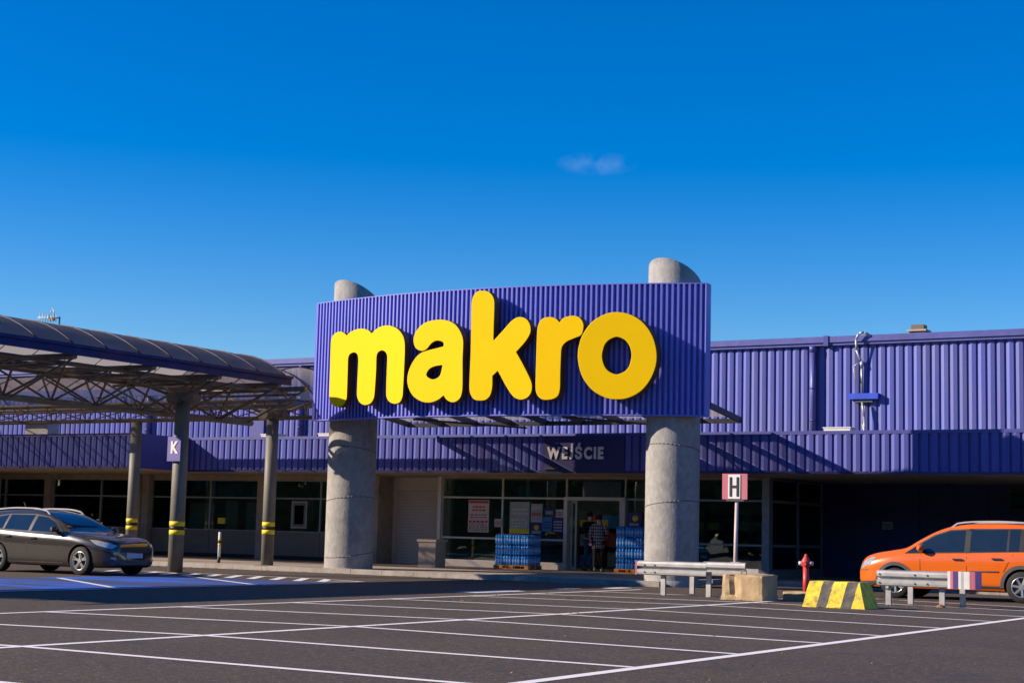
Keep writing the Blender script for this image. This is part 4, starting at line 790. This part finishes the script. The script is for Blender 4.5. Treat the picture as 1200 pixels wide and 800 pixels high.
# hydrant
t = thing("fire_hydrant", (-12.2, 32.6, 0), "red post hydrant with side outlets behind the low kerb stone", "hydrant")
hx, hy = -12.24, 32.6
MB().tube((hx, hy, 0), (hx, hy, .66), .062, 16).build("barrel", M['red'], t); MB().lathe([(.062, .64), (.10, .66), (.10, .72), (.085, .78), (.055, .82), (.05, .84), (.03, .86), (.03, .90), (.001, .905)], (hx, hy, 0), 16).build("bonnet", M['red'], t)
for s_ in (-1, 1): MB().tube((hx + s_ * .07, hy, .71), (hx + s_ * .15, hy, .71), .045, 12).build("outlet", M['steel'], t)
MB().tube((hx, hy - .07, .70), (hx, hy - .13, .70), .05, 12).build("outlet_cap", M['red'], t); MB().lathe([(.09, 0), (.09, .03), (.062, .05)], (hx, hy, 0), 16).build("flange", M['red'], t)

# dry leaves and grit blown against the kerb, posts and lines
q = random.Random(5); lv = MB()
def leaf(x, y, s):
    a = q.uniform(0, 6.28); c, d = math.cos(a) * s, math.sin(a) * s; h = q.uniform(.004, .02)
    lv.add([(x - c, y - d, .006), (x + d * .5, y - c * .5, .006 + h), (x + c, y + d, .007), (x - d * .5, y + c * .5, .006 + h * .5)], [(0, 1, 2, 3)])
for _ in range(260):
    x = q.uniform(-34, -8); leaf(x, (35.52 if x < -17.4 else 40.0) - abs(q.gauss(0, .12)), q.uniform(.015, .04))
for cx_, cy_ in ((-14.62, 30.7), (-13.66, 30.7), (-12.6, 29.8), (-8.95, 30.8), (-9.98, 30.8), (-10.2, 28.3), (-15.2, 24.3), (-12.0, 22.2), (-14.3, 27.0)):
    for _ in range(16): leaf(cx_ + q.gauss(0, .22), cy_ + q.gauss(0, .12), q.uniform(.012, .032))
for _ in range(90): leaf(q.uniform(-18, -5), q.uniform(12, 30), q.uniform(.01, .025))
lv.build("dry_leaves", mat("dry_leaf", (.30, .17, .07), .9, var=.4, scale=9), kind='stuff')

# ================================================================== cars
def interp(tab, x):
    if x <= tab[0][0]: return tab[0][1]
    for i in range(len(tab) - 1):
        a, b = tab[i], tab[i + 1]
        if x <= b[0]:
            p0 = tab[max(0, i - 1)]; p3 = tab[min(len(tab) - 1, i + 2)]; h = b[0] - a[0]; u = (x - a[0]) / h
            def sl(p, q, r_):      # monotone slope at q
                if q[0] == p[0] or r_[0] == q[0]: return (r_[1] - p[1]) / max(1e-6, r_[0] - p[0])
                d1 = (q[1] - p[1]) / (q[0] - p[0]); d2 = (r_[1] - q[1]) / (r_[0] - q[0]); return 0 if d1 * d2 <= 0 else 2 * d1 * d2 / (d1 + d2)
            m1 = sl(p0, a, b); m2_ = sl(a, b, p3)
            return (2 * u ** 3 - 3 * u * u + 1) * a[1] + (u ** 3 - 2 * u * u + u) * h * m1 + (-2 * u ** 3 + 3 * u * u) * b[1] + (u ** 3 - u * u) * h * m2_
    return tab[-1][1]

def car(label, loc, rz, c):
    t = thing("parked_car", loc, label, "car", rz=rz, local=True)
    L, Wd = c['L'], c['W']
    xs = sorted(set([L * (i / 64) for i in range(65)] + [.02, .05, L - .02, L - .05]))
    def section(x):
        w = interp(c['hw'], x); zb = interp(c['zb'], x); zt = interp(c['ztop'], x); zl = min(interp(c['belt'], x), zt - .015); wr = min(interp(c['wr'], x), w * .97); h = zt - zl
        shoulder = .012
        pts = [(0, zb), (.75 * w, zb), (.92 * w, zb + .03), (.975 * w, zb + .10), (.992 * w, zb + .2 * (zl - zb) + .03), (w, zb + .45 * (zl - zb)), (w * 1.0 + .002, zb + .62 * (zl - zb)), (w * .996 + shoulder, zb + .80 * (zl - zb)), (.985 * w, zb + .93 * (zl - zb)), (.955 * w, zl)]
        wb = .94 * w; wr = min(wr, wb)
        for u in (.15, .35, .55, .75): pts.append((wb + (wr - wb) * u ** 1.15, zl + h * .88 * u))
        pts += [(wr, zl + .88 * h), (wr * .95, zl + .945 * h), (wr * .84, zl + .98 * h), (wr * .5, zl + .997 * h), (0, zt)]
        return pts
    secs = [section(x) for x in xs]; n = len(secs[0])
    bm = bmesh.new(); rows_ = []
    for x, s in zip(xs, secs):
        # nose and tail are rounded in plan
        ring = [bm.verts.new((x, y, z)) for y, z in s] + [bm.verts.new((x, -y, z)) for y, z in reversed(s[1:-1])]
        rows_.append(ring)
    m = len(rows_[0])
    for a, b in zip(rows_, rows_[1:]):
        for i in range(m): bm.faces.new((a[i], a[(i + 1) % m], b[(i + 1) % m], b[i]))
    bm.faces.new(rows_[0]); bm.faces.new(list(reversed(rows_[-1])))
    bmesh.ops.recalc_face_normals(bm, faces=bm.faces)
    bvh = BVHTree.FromBMesh(bm)
    me = bpy.data.meshes.new("body"); bm.to_mesh(me); bm.free()
    # wheel arches
    cut = MB()
    for xw in c['wheels']:
        for s in (-1, 1): cut.tube((xw, s * (c['W'] / 2 - .30), c['rw'] + .01), (xw, s * 1.3, c['rw'] + .01), c['rw'] + .045, 32)
    cme = cut.mesh("cut", M['black'])
    bo = bpy.data.objects.new("b", me); co = bpy.data.objects.new("c", cme); COL.objects.link(bo); COL.objects.link(co)
    md = bo.modifiers.new("b", 'BOOLEAN'); md.object = co; md.operation = 'DIFFERENCE'; md.solver = 'EXACT'
    dg = bpy.context.evaluated_depsgraph_get(); me2 = bpy.data.meshes.new_from_object(bo.evaluated_get(dg)); bpy.data.objects.remove(bo); bpy.data.objects.remove(co)
    me2.materials.clear(); me2.materials.append(c['paint']); me2.materials.append(M['black'])
    me2.name = "body"
    for p in me2.polygons:
        p.material_index = 0; ce = p.center
        inside = any((ce.x - xw) ** 2 + (ce.z - c['rw'] - .01) ** 2 < (c['rw'] + .047) ** 2 for xw in c['wheels']) and abs(ce.y) < Wd / 2 - .012 and ce.z < .75 and abs(p.normal.z) + abs(p.normal.x) + abs(p.normal.y) > 0
        on_side = abs(p.normal.y) > .75 and abs(ce.y) > Wd / 2 - .06
        if (inside and not on_side) or ce.z < interp(c['zb'], ce.x) + .012: p.material_index = 1
    try: me2.set_sharp_from_angle(angle=R(38))
    except Exception: pass
    for p in me2.polygons: p.use_smooth = True
    link("body", me2, t)
    body = t.children[-1]
    # projected patches
    def patch(name, poly, mat_, off=.004, proj='side', side=1, grid=.07, parent=None, thick=.0, smooth=True):
        b = bmesh.new(); vs = [b.verts.new((p[0], p[1], 0)) for p in poly]; b.faces.new(vs)
        x0 = min(p[0] for p in poly); x1 = max(p[0] for p in poly); y0 = min(p[1] for p in poly); y1 = max(p[1] for p in poly)
        q = x0 + grid
        while q < x1: bmesh.ops.bisect_plane(b, geom=b.verts[:] + b.edges[:] + b.faces[:], plane_co=(q, 0, 0), plane_no=(1, 0, 0)); q += grid
        q = y0 + grid
        while q < y1: bmesh.ops.bisect_plane(b, geom=b.verts[:] + b.edges[:] + b.faces[:], plane_co=(0, q, 0), plane_no=(0, 1, 0)); q += grid
        for v in b.verts:
            if proj == 'side': o_ = Vector((v.co.x, side * 2, v.co.y)); d = Vector((0, -side, 0))
            elif proj == 'front': o_ = Vector((-2, v.co.x, v.co.y)); d = Vector((1, 0, 0))
            elif proj == 'rear': o_ = Vector((L + 2, v.co.x, v.co.y)); d = Vector((-1, 0, 0))
            else: o_ = Vector((v.co.x, v.co.y, 3)); d = Vector((0, 0, -1))
            h, nrm, _, _ = bvh.ray_cast(o_, d)
            if h is None:
                h = o_ + d * (2 - Wd / 2 if proj == 'side' else 2.0); nrm = -d
            v.co = h + nrm * off
        bmesh.ops.triangulate(b, faces=b.faces); me_ = bpy.data.meshes.new(name); b.to_mesh(me_); b.free(); me_.materials.append(mat_)
        for p in me_.polygons: p.use_smooth = smooth
        return link(name, me_, parent or t)
    for side in (-1, 1):
        for wpoly in c['windows']: 
            w_ = patch("side_window", wpoly, M['carglass'], .006, 'side', side)
        patch("window_surround", c['surround'], c['pillar'], .003, 'side', side)
        for sp in c['seams']: patch("door_seam", sp, M['black'], .0025, 'side', side, .2)
        for hx_, hz in c['handles']:
            h = bvh.ray_cast(Vector((hx_, side * 2, hz)), Vector((0, -side, 0)))[0]; y = h.y
            hm = MB().box(hx_ - .10, hx_ + .10, y + side * .022, y + side * .042, hz - .012, hz + .018).box(hx_ - .10, hx_ - .07, y - .01, y + side * .03, hz - .01, hz + .012).box(hx_ + .07, hx_ + .10, y - .01, y + side * .03, hz - .01, hz + .012).build("door_handle", c['handle_mat'], t)
        hl = patch("headlight", c['head'], M['lamp'], .006, 'side', side, .05)
        patch("tail_light", c['tail'], M['red'], .006, 'side', side, .05)
        if c.get('fender'): patch("arch_cladding", c['fender'][0], M['plastic'], .010, 'side', side, .05); patch("arch_cladding", c['fender'][1], M['plastic'], .010, 'side', side, .05); patch("sill_cladding", c['fender'][2], M['plastic'], .009, 'side', side)
        if c.get('bump'): patch("bumper_cladding", c['bump'], M['plastic'], .009, 'side', side, .05); patch("bumper_line", [(.06, .56), (.30, .58), (.30, .60), (.06, .58)], M['plastic'], .006, 'side', side, .05)
        if c.get('strip'): patch("side_trim", c['strip'], M['chrome'], .008, 'side', side)
        # mirror
        mx_, mz = c['mirror']; y = bvh.ray_cast(Vector((mx_, side * 2, mz)), Vector((0, -side, 0)))[0].y
        mm = MB().lathe([(.001, -.08), (.07, -.06), (.10, 0), (.085, .07), (.001, .09)], (0, 0, 0), 12, 'y')
        me_ = mm.mesh("mirror", c['paint']); me_.transform(Matrix.Translation((mx_ - .02, y + side * .15, mz + .06)) @ Matrix.Diagonal((.85, 1.15 , .8, 1)))
        mo = link("mirror", me_, t); MB().box(mx_ - .03, mx_ + .04, y - .02, y + side * .10, mz - .02, mz + .02).build("mirror_arm", M['black'], mo)
        # roof rail
        pts = []
        for k in range(13):
            x = c['rail'][0] + (c['rail'][1] - c['rail'][0]) * k / 12; zt = interp(c['ztop'], x); wr = interp(c['wr'], x); pts.append((x, side * wr * .92, zt + (.028 if 0 < k < 12 else -.06)))
        rb = MB()
        for a_, b_ in zip(pts, pts[1:]): rb.bar(a_, b_, .03, .03)
        rb.build("roof_rail", c['rail_mat'], t)
    patch("windscreen", c['screen'], M['carglass'], .006, 'top', grid=.12)
    patch("rear_window", c['rear'], M['carglass'], .006, 'top', grid=.1)
    for nm_, poly, mm_, off in c['front']: patch(nm_, poly, mm_, off, 'front', grid=.08)
    # wheels
    for xw in c['wheels']:
        for s in (-1, 1):
            yc = s * (Wd / 2 - .115); r = c['rw']
            tm = MB(); tm.lathe([(r * .62, -.10), (r * .93, -.105), (r * .985, -.085), (r, -.05), (r, .05), (r * .985, .085), (r * .93, .105), (r * .62, .10)], (xw, yc, r), 36, 'y')
            w_ = tm.build("wheel", M['rubber'], t)
            yo = yc + s * .085
            rm_ = MB(); rm_.lathe([(r * .60, -.02), (r * .655, .0), (r * .655, .018), (r * .61, .022), (r * .60, .0)] if s > 0 else [(r * .60, .02), (r * .655, .0), (r * .655, -.018), (r * .61, -.022), (r * .60, .0)], (xw, yo, r), 36, 'y')
            ns = c['spokes']
            for k in range(ns):
                for dd in ((-.14, .14) if c['twin'] else (0,)):
                    a = 2 * math.pi * k / ns + .3; a1 = a + dd * .5; a2 = a + dd
                    rm_.bar((xw + .04 * math.cos(a1), yo, r + .04 * math.sin(a1)), (xw + r * .62 * math.cos(a2), yo + s * .012, r + r * .62 * math.sin(a2)), .028 if not c['twin'] else .02, .045 if not c['twin'] else .026)
            rm_.tube((xw, yo - .02, r), (xw, yo + s * .025, r), .055, 14); rm_.build("rim", M['rim'], w_)
            MB().tube((xw, yc - s * .02, r), (xw, yc + s * .045, r), r * .60, 28).build("brake_disc", M['dark_steel'], w_)
    return t
def ringpoly(xc, zc, r0, r1, a0=0, a1=180, n=16):
    return [(xc + r1 * math.cos(R(a0 + (a1 - a0) * i / n)), zc + r1 * math.sin(R(a0 + (a1 - a0) * i / n))) for i in range(n + 1)] + [(xc + r0 * math.cos(R(a1 - (a1 - a0) * i / n)), zc + r0 * math.sin(R(a1 - (a1 - a0) * i / n))) for i in range(n + 1)]
# orange people carrier, nose to the left (-X)
oc_ = dict(L=4.42, W=1.80, rw=.325, wheels=(.90, 3.58), paint=M['orange'], pillar=M['black'], handle_mat=M['black'], rail_mat=M['rail'],
 hw=[(0, .50), (.06, .66), (.2, .77), (.45, .85), (.9, .895), (1.6, .90), (3.2, .90), (3.9, .88), (4.25, .82), (4.38, .72), (4.42, .6)],
 zb=[(0, .30), (.15, .22), (.8, .20), (3.6, .20), (4.2, .24), (4.42, .34)],
 ztop=[(0, .64), (.05, .76), (.15, .85), (.42, .95), (.8, 1.02), (1.08, 1.075), (1.4, 1.27), (1.75, 1.46), (2.1, 1.575), (2.5, 1.63), (3.1, 1.645), (3.7, 1.62), (4.05, 1.57), (4.22, 1.48), (4.34, 1.15), (4.42, .75)],
 belt=[(0, .54), (.1, .66), (.4, .82), (.9, .92), (1.1, .95), (2.5, 1.0), (4.1, 1.05), (4.42, .9)],
 wr=[(0, .45), (.3, .66), (1.0, .74), (1.5, .68), (2.2, .63), (3.8, .62), (4.2, .60), (4.42, .55)],
 windows=[[(1.16, .97), (1.42, .985), (1.42, 1.16), (1.30, 1.085)], [(1.47, .99), (2.38, 1.02), (2.38, 1.47), (2.05, 1.45), (1.72, 1.335), (1.47, 1.19)], [(2.50, 1.025), (3.26, 1.05), (3.26, 1.50), (2.50, 1.48)], [(3.31, 1.05), (3.52, 1.055), (3.52, 1.50), (3.31, 1.50)], [(3.62, 1.06), (4.12, 1.10), (4.05, 1.44), (3.62, 1.50)]],
 surround=[(1.10, .952), (2.5, 1.0), (4.16, 1.07), (4.06, 1.47), (3.5, 1.53), (2.5, 1.51), (2.05, 1.48), (1.70, 1.36), (1.42, 1.19)],
 seams=[[(1.45, .42), (1.462, .42), (1.462, .95), (1.45, .95)], [(2.44, .30), (2.453, .30), (2.453, 1.0), (2.44, 1.0)], [(3.2, .62), (3.213, .62), (3.42, 1.0), (3.407, 1.0)], [(1.45, .42), (1.56, .30), (3.16, .30), (3.16, .307), (1.565, .307), (1.462, .425)]],
 handles=[(2.26, .86), (3.08, .89)], head=[(.10, .60), (.34, .72), (.46, .86), (.36, .86), (.16, .76), (.07, .66)], tail=[(4.18, .85), (4.38, .85), (4.30, 1.35), (4.20, 1.35)],
 fender=(ringpoly(.90, .335, .365, .44, -5, 185), ringpoly(3.58, .335, .365, .44, -5, 185), [(1.33, .22), (3.15, .22), (3.15, .33), (1.33, .33)]), strip=[(2.5, .60), (3.12, .61), (3.12, .64), (2.5, .63)], bump=[(.03, .22), (.46, .22), (.46, .36), (.03, .34)],
 mirror=(1.50, 1.02), rail=(2.0, 4.05), screen=[(1.12, -.66), (1.95, -.53), (2.02, 0), (1.95, .53), (1.12, .66), (1.06, 0)], rear=[(4.24, -.5), (4.33, -.52), (4.33, .52), (4.24, .5)],
 front=[("lower_bumper", [(-.8, .20), (.8, .20), (.8, .34), (-.8, .34)], M['plastic'], .009), ("bumper_grille", [(-.45, .36), (.45, .36), (.48, .46), (-.48, .46)], M['plastic'], .006), ("upper_grille", [(-.40, .60), (.40, .60), (.42, .66), (-.42, .66)], M['chrome'], .006), ("number_plate", [(-.26, .48), (.26, .48), (.26, .58), (-.26, .58)], M['plate'], .012)], spokes=7, twin=False)
car("orange people carrier with grey arch cladding parked behind the striped guard rail", (-12.02, 35.85, 0), 0, oc_)
dc = dict(L=4.60, W=1.80, rw=.32, wheels=(.81, 3.46), paint=M['dkbody'], pillar=M['black'], handle_mat=M['black'], rail_mat=M['rail'],
 hw=[(0, .52), (.06, .68), (.2, .78), (.45, .85), (.9, .89), (1.6, .90), (3.4, .90), (4.0, .87), (4.4, .80), (4.55, .70), (4.6, .6)],
 zb=[(0, .24), (.15, .18), (.8, .17), (3.6, .18), (4.3, .24), (4.6, .36)],
 ztop=[(0, .62), (.05, .73), (.18, .80), (.55, .875), (1.0, .93), (1.28, .97), (1.6, 1.13), (1.95, 1.29), (2.3, 1.40), (2.7, 1.45), (3.2, 1.455), (3.8, 1.42), (4.15, 1.37), (4.32, 1.27), (4.48, 1.05), (4.6, .75)],
 belt=[(0, .55), (.1, .66), (.5, .78), (.9, .84), (1.2, .88), (2.5, .93), (4.1, 1.0), (4.6, .85)],
 wr=[(0, .45), (.3, .66), (1.2, .72), (1.7, .64), (2.3, .58), (3.8, .58), (4.3, .58), (4.6, .55)],
 windows=[[(1.52, .93), (2.44, .955), (2.44, 1.30), (2.15, 1.27), (1.85, 1.16)], [(2.54, .96), (3.30, .985), (3.30, 1.32), (2.54, 1.32)], [(3.38, .99), (3.98, 1.04), (3.80, 1.25), (3.38, 1.31)]],
 surround=[(1.40, .905), (2.5, .935), (4.08, 1.01), (3.86, 1.28), (3.35, 1.34), (2.5, 1.345), (2.12, 1.30), (1.80, 1.19)],
 seams=[[(1.42, .40), (1.434, .40), (1.434, .90), (1.42, .90)], [(2.49, .30), (2.503, .30), (2.503, .93), (2.49, .93)], [(3.18, .60), (3.188, .60), (3.40, .97), (3.392, .97)], [(1.42, .40), (1.52, .29), (3.12, .29), (3.12, .297), (1.525, .297), (1.434, .405)]],
 handles=[(2.30, .80), (3.12, .83)], head=[(.06, .60), (.36, .68), (.58, .79), (.40, .78), (.14, .73), (.04, .67)], tail=[(4.25, .80), (4.55, .82), (4.50, .98), (4.30, .98)],
 strip=[(1.35, .25), (3.1, .25), (3.1, .275), (1.35, .275)],
 mirror=(1.58, .95), rail=(2.1, 4.1), screen=[(1.34, -.66), (2.18, -.50), (2.25, 0), (2.18, .50), (1.34, .66), (1.26, 0)], rear=[(4.30, -.48), (4.46, -.52), (4.46, .52), (4.30, .48)],
 front=[("grille", [(-.48, .53), (.48, .53), (.42, .62), (-.42, .62)], M['black'], .006), ("lower_grille", [(-.55, .25), (.55, .25), (.5, .36), (-.5, .36)], M['plastic'], .006), ("number_plate", [(-.26, .40), (.26, .40), (.26, .51), (-.26, .51)], M['plate'], .012), ("fog_lamp", [(.56, .36), (.68, .38), (.68, .43), (.56, .41)], M['lamp'], .006), ("fog_lamp", [(-.68, .38), (-.56, .36), (-.56, .41), (-.68, .43)], M['lamp'], .006), ("grille_trim", [(-.49, .625), (.49, .625), (.49, .638), (-.49, .638)], M['plastic'], .008)], spokes=5, twin=True)
dcar = car("dark brown-grey estate car parked at the blue bays beside the canopy pole", (-26.55, 28.05, 0), R(180), dc)
MB().tube((3.5, 0, 1.44), (3.62, 0, 1.62), .008, 5).build("aerial", M['black'], dcar)

# ================================================================== people
def skin(name, verts, edges, radii, m, parent, sub=1, root=0):
    me = bpy.data.meshes.new(name); me.from_pydata([tuple(v) for v in verts], edges, []); ob = bpy.data.objects.new(name, me); COL.objects.link(ob)
    sk = ob.modifiers.new("s", 'SKIN'); sk.use_smooth_shade = True; ss = ob.modifiers.new("u", 'SUBSURF'); ss.levels = sub; ss.render_levels = sub
    for i, v in enumerate(ob.data.skin_vertices[0].data):
        rr_ = radii[i]; v.radius = rr_ if isinstance(rr_, tuple) else (rr_, rr_); v.use_root = (i == root)
    dg = bpy.context.evaluated_depsgraph_get(); m2_ = bpy.data.meshes.new_from_object(ob.evaluated_get(dg)); bpy.data.objects.remove(ob)
    m2_.materials.clear(); m2_.materials.append(m); m2_.name = name
    for p in m2_.polygons: p.use_smooth = True; p.material_index = 0
    return link(name, m2_, parent)
def person(label, x, y, z, rz, H, J, topm, legm, shoem, hairm, long_hair=False, coat=False, hat=False):
    t = thing("person", (x, y, z), label, "person", rz=rz, local=True); s = H / 1.7
    V = lambda *a: Vector(a) * s
    # body (skin coloured, one continuous mesh)
    pts = [V(0, 0, .90), V(0, .0, 1.08), V(0, .01, 1.28), V(0, .0, 1.42), V(0, -.01, 1.48), V(0, -.015, 1.56), V(0, -.02, 1.645),
           V(.19, 0, 1.37), J['le'] * s, J['lw'] * s, V(-.19, 0, 1.37), J['re'] * s, J['rw'] * s,
           V(.095, 0, .86), J['lk'] * s, J['la'] * s, V(-.095, 0, .86), J['rk'] * s, J['ra'] * s]
    ed = [(0, 1), (1, 2), (2, 3), (3, 4), (4, 5), (5, 6), (3, 7), (7, 8), (8, 9), (3, 10), (10, 11), (11, 12), (0, 13), (13, 14), (14, 15), (0, 16), (16, 17), (17, 18)]
    ra = [(.13, .10), (.115, .09), (.13, .10), (.08, .065), (.05, .05), (.075, .09), (.06, .07), .055, .042, .028, .055, .042, .028, .085, .055, .036, .085, .055, .036]
    ra = [(a[0] * s, a[1] * s) if isinstance(a, tuple) else a * s for a in ra]
    skin("body", pts, ed, ra, M['skin'], t, 2)
    # hands: palm and five fingers as one skinned mesh each
    for w, e in ((J['lw'], J['le']), (J['rw'], J['re'])):
        d = ((w - e).normalized()); side_ = d.cross(Vector((0, 1, 0))).normalized() if abs(d.y) < .9 else Vector((1, 0, 0)); b = d.cross(side_)
        hv = [w * s, (w + d * .05) * s]; he = [(0, 1)]; hr = [.024 * s, .026 * s]
        for k, (o_, l1) in enumerate(((-.030, .060), (-.010, .072), (.010, .068), (.028, .055))):
            i0 = len(hv); hv += [(w + d * .085 + side_ * o_) * s, (w + d * (.085 + l1 * .5) + side_ * o_ + b * .008) * s, (w + d * (.085 + l1 * .9) + side_ * o_ + b * .03) * s]; he += [(1, i0), (i0, i0 + 1), (i0 + 1, i0 + 2)]; hr += [.010 * s, .009 * s, .007 * s]
        i0 = len(hv); hv += [(w + d * .045 - side_ * .045) * s, (w + d * .085 - side_ * .055 + b * .02) * s]; he += [(1, i0), (i0, i0 + 1)]; hr += [.011 * s, .008 * s]
        skin("hand", hv, he, hr, M['skin'], t, 1)
    # clothes
    tp = [V(0, 0, .88), V(0, 0, 1.08), V(0, .01, 1.28), V(0, 0, 1.40), V(.20, 0, 1.37), J['le'] * s, (J['le'].lerp(J['lw'], .85)) * s, V(-.20, 0, 1.37), J['re'] * s, (J['re'].lerp(J['rw'], .85)) * s]
    te = [(0, 1), (1, 2), (2, 3), (3, 4), (4, 5), (5, 6), (3, 7), (7, 8), (8, 9)]; f = 1.25 if coat else 1.12
    tr_ = [(.155 * f, .13 * f), (.14 * f, .115 * f), (.15 * f, .12 * f), (.095 * f, .08 * f), .072 * f, .055 * f, .045 * f, .072 * f, .055 * f, .045 * f]; tr_ = [(a[0] * s, a[1] * s) if isinstance(a, tuple) else a * s for a in tr_]
    if coat: tp.append(V(0, 0, .74)); te.append((0, 10)); tr_.append((.20 * s, .16 * s))
    skin("jacket", tp, te, tr_, topm, t, 2)
    lg = [V(0, 0, .92), V(.095, 0, .84), J['lk'] * s, (J['la'] + Vector((0, 0, .02))) * s, V(-.095, 0, .84), J['rk'] * s, (J['ra'] + Vector((0, 0, .02))) * s]
    skin("trousers", lg, [(0, 1), (1, 2), (2, 3), (0, 4), (4, 5), (5, 6)], [(.145 * s, .12 * s), .10 * s, .072 * s, .058 * s, .10 * s, .072 * s, .058 * s], legm, t, 2)
    for a in (J['la'], J['ra']): skin("shoe", [(a + Vector((0, .05, -.03))) * s, (a + Vector((0, -.05, -.035))) * s, (a + Vector((0, -.15, -.045))) * s], [(0, 1), (1, 2)], [.045 * s, .045 * s, .036 * s], shoem, t, 2)
    # head details
    hc = V(0, -.015, 1.60)
    hm = MB(); hm.lathe([(.001, .13), (.06, .118), (.092, .075), (.098, .03), (.092, -.01), (.08, -.03)], (hc.x, hc.y + .018, hc.z), 16)
    hm.build("hair", hairm, t)
    if long_hair: skin("long_hair", [hc + V(0, .07, .03), hc + V(0, .085, -.08), hc + V(0, .08, -.17)], [(0, 1), (1, 2)], [.085 * s, .08 * s, .05 * s], hairm, t, 2)
    if hat: MB().lathe([(.001, .15), (.075, .14), (.102, .09), (.107, .04), (.107, .015), (.095, .015)], (hc.x, hc.y + .01, hc.z), 18).build("woolly_hat", M['jacket'], t)
    for q in (-1, 1):
        MB().lathe([(.001, -.010), (.011, 0), (.001, .010)], (hc.x + q * .03, hc.y - .085, hc.z - .005), 8, 'y').build("eye", M['black'], t); MB().lathe([(.001, -.012), (.018, 0), (.001, .012)], (hc.x + q * .088, hc.y + .0, hc.z - .01), 8).build("ear", M['skin'], t)
    MB().add([(hc.x - .012, hc.y - .088, hc.z - .035), (hc.x + .012, hc.y - .088, hc.z - .035), (hc.x, hc.y - .112, hc.z - .03), (hc.x, hc.y - .09, hc.z + .005)], [(0, 1, 2), (0, 2, 3), (1, 3, 2), (0, 3, 1)]).build("nose", M['skin'], t)
    MB().box(hc.x - .022, hc.x + .022, hc.y - .092, hc.y - .084, hc.z - .062, hc.z - .054).build("mouth", M['faded_red'], t)
    return t
A_ = Vector
pt = person("person in plaid jacket and dark hat, hand at the face, standing in the doorway", -22.68, 43.3, .12, R(25), 1.62,
 dict(le=A_((.27, -.06, 1.15)), lw=A_((.17, -.20, 1.32 + .14)), re=A_((-.27, .02, 1.12)), rw=A_((-.24, -.12, .90)), lk=A_((.10, -.02, .48)), la=A_((.11, .03, .08)), rk=A_((-.10, -.05, .48)), ra=A_((-.11, -.03, .08))), M['plaid'], M['jacket'], M['shoe'], M['hair'], long_hair=True, coat=True, hat=True)
pt2 = person("person in black jacket and blue jeans leaning forward just inside the doorway", -23.35, 44.0, .12, R(60), 1.72,
 dict(le=A_((.25, -.10, 1.12)), lw=A_((.12, -.32, 1.10)), re=A_((-.25, -.08, 1.12)), rw=A_((-.12, -.30, 1.05)), lk=A_((.11, -.10, .48)), la=A_((.11, .02, .08)), rk=A_((-.11, .0, .48)), ra=A_((-.11, .12, .08))), M['jacket'], M['jeans'], M['shoe_d'], M['hair'])

# ================================================================== belt of trees round the far side of the car park (seen only in the shop glass)
q = random.Random(11); tb = MB(); NT = 135
for k in range(NT):
    a = R(150 + 215 * k / NT); rr_ = (62 if k % 2 else 72) + q.uniform(-5, 5); cx_, cy_ = -5 + rr_ * math.cos(a), 16 + rr_ * math.sin(a)
    h = q.uniform(8, 13); rad = q.uniform(2.6, 4.2); tb.cur = 1; tb.tube((cx_, cy_, 0), (cx_, cy_, h * .55), .25, 6, .12)
    for c_ in range(5):
        ex, ey, ez = cx_ + q.gauss(0, rad * .45), cy_ + q.gauss(0, rad * .45), h * q.uniform(.35, .85); tb.tube((cx_, cy_, h * .35), (ex, ey, ez), .1, 4, .04)
    tb.cur = 0
    for c_ in range(330):
        u = Vector((q.gauss(0, 1), q.gauss(0, 1), q.gauss(0, 1))).normalized() * q.uniform(.35, 1) ** .5
        p = Vector((cx_ + u.x * rad, cy_ + u.y * rad, h * .5 + u.z * h * .5)); s_ = q.uniform(.6, 1.1)
        a1 = Vector((q.gauss(0, 1), q.gauss(0, 1), q.gauss(0, 1))).normalized(); b1 = a1.cross(Vector((q.gauss(0, 1), q.gauss(0, 1), q.gauss(0, 1)))).normalized()
        tb.add([p - a1 * s_, p + b1 * s_ * .7, p + a1 * s_, p - b1 * s_ * .7], [(0, 1, 2, 3)])
me_ = tb.mesh("tree_belt", [M['leaf'], M['trunk']]); link("tree_belt", me_, None, kind='stuff')
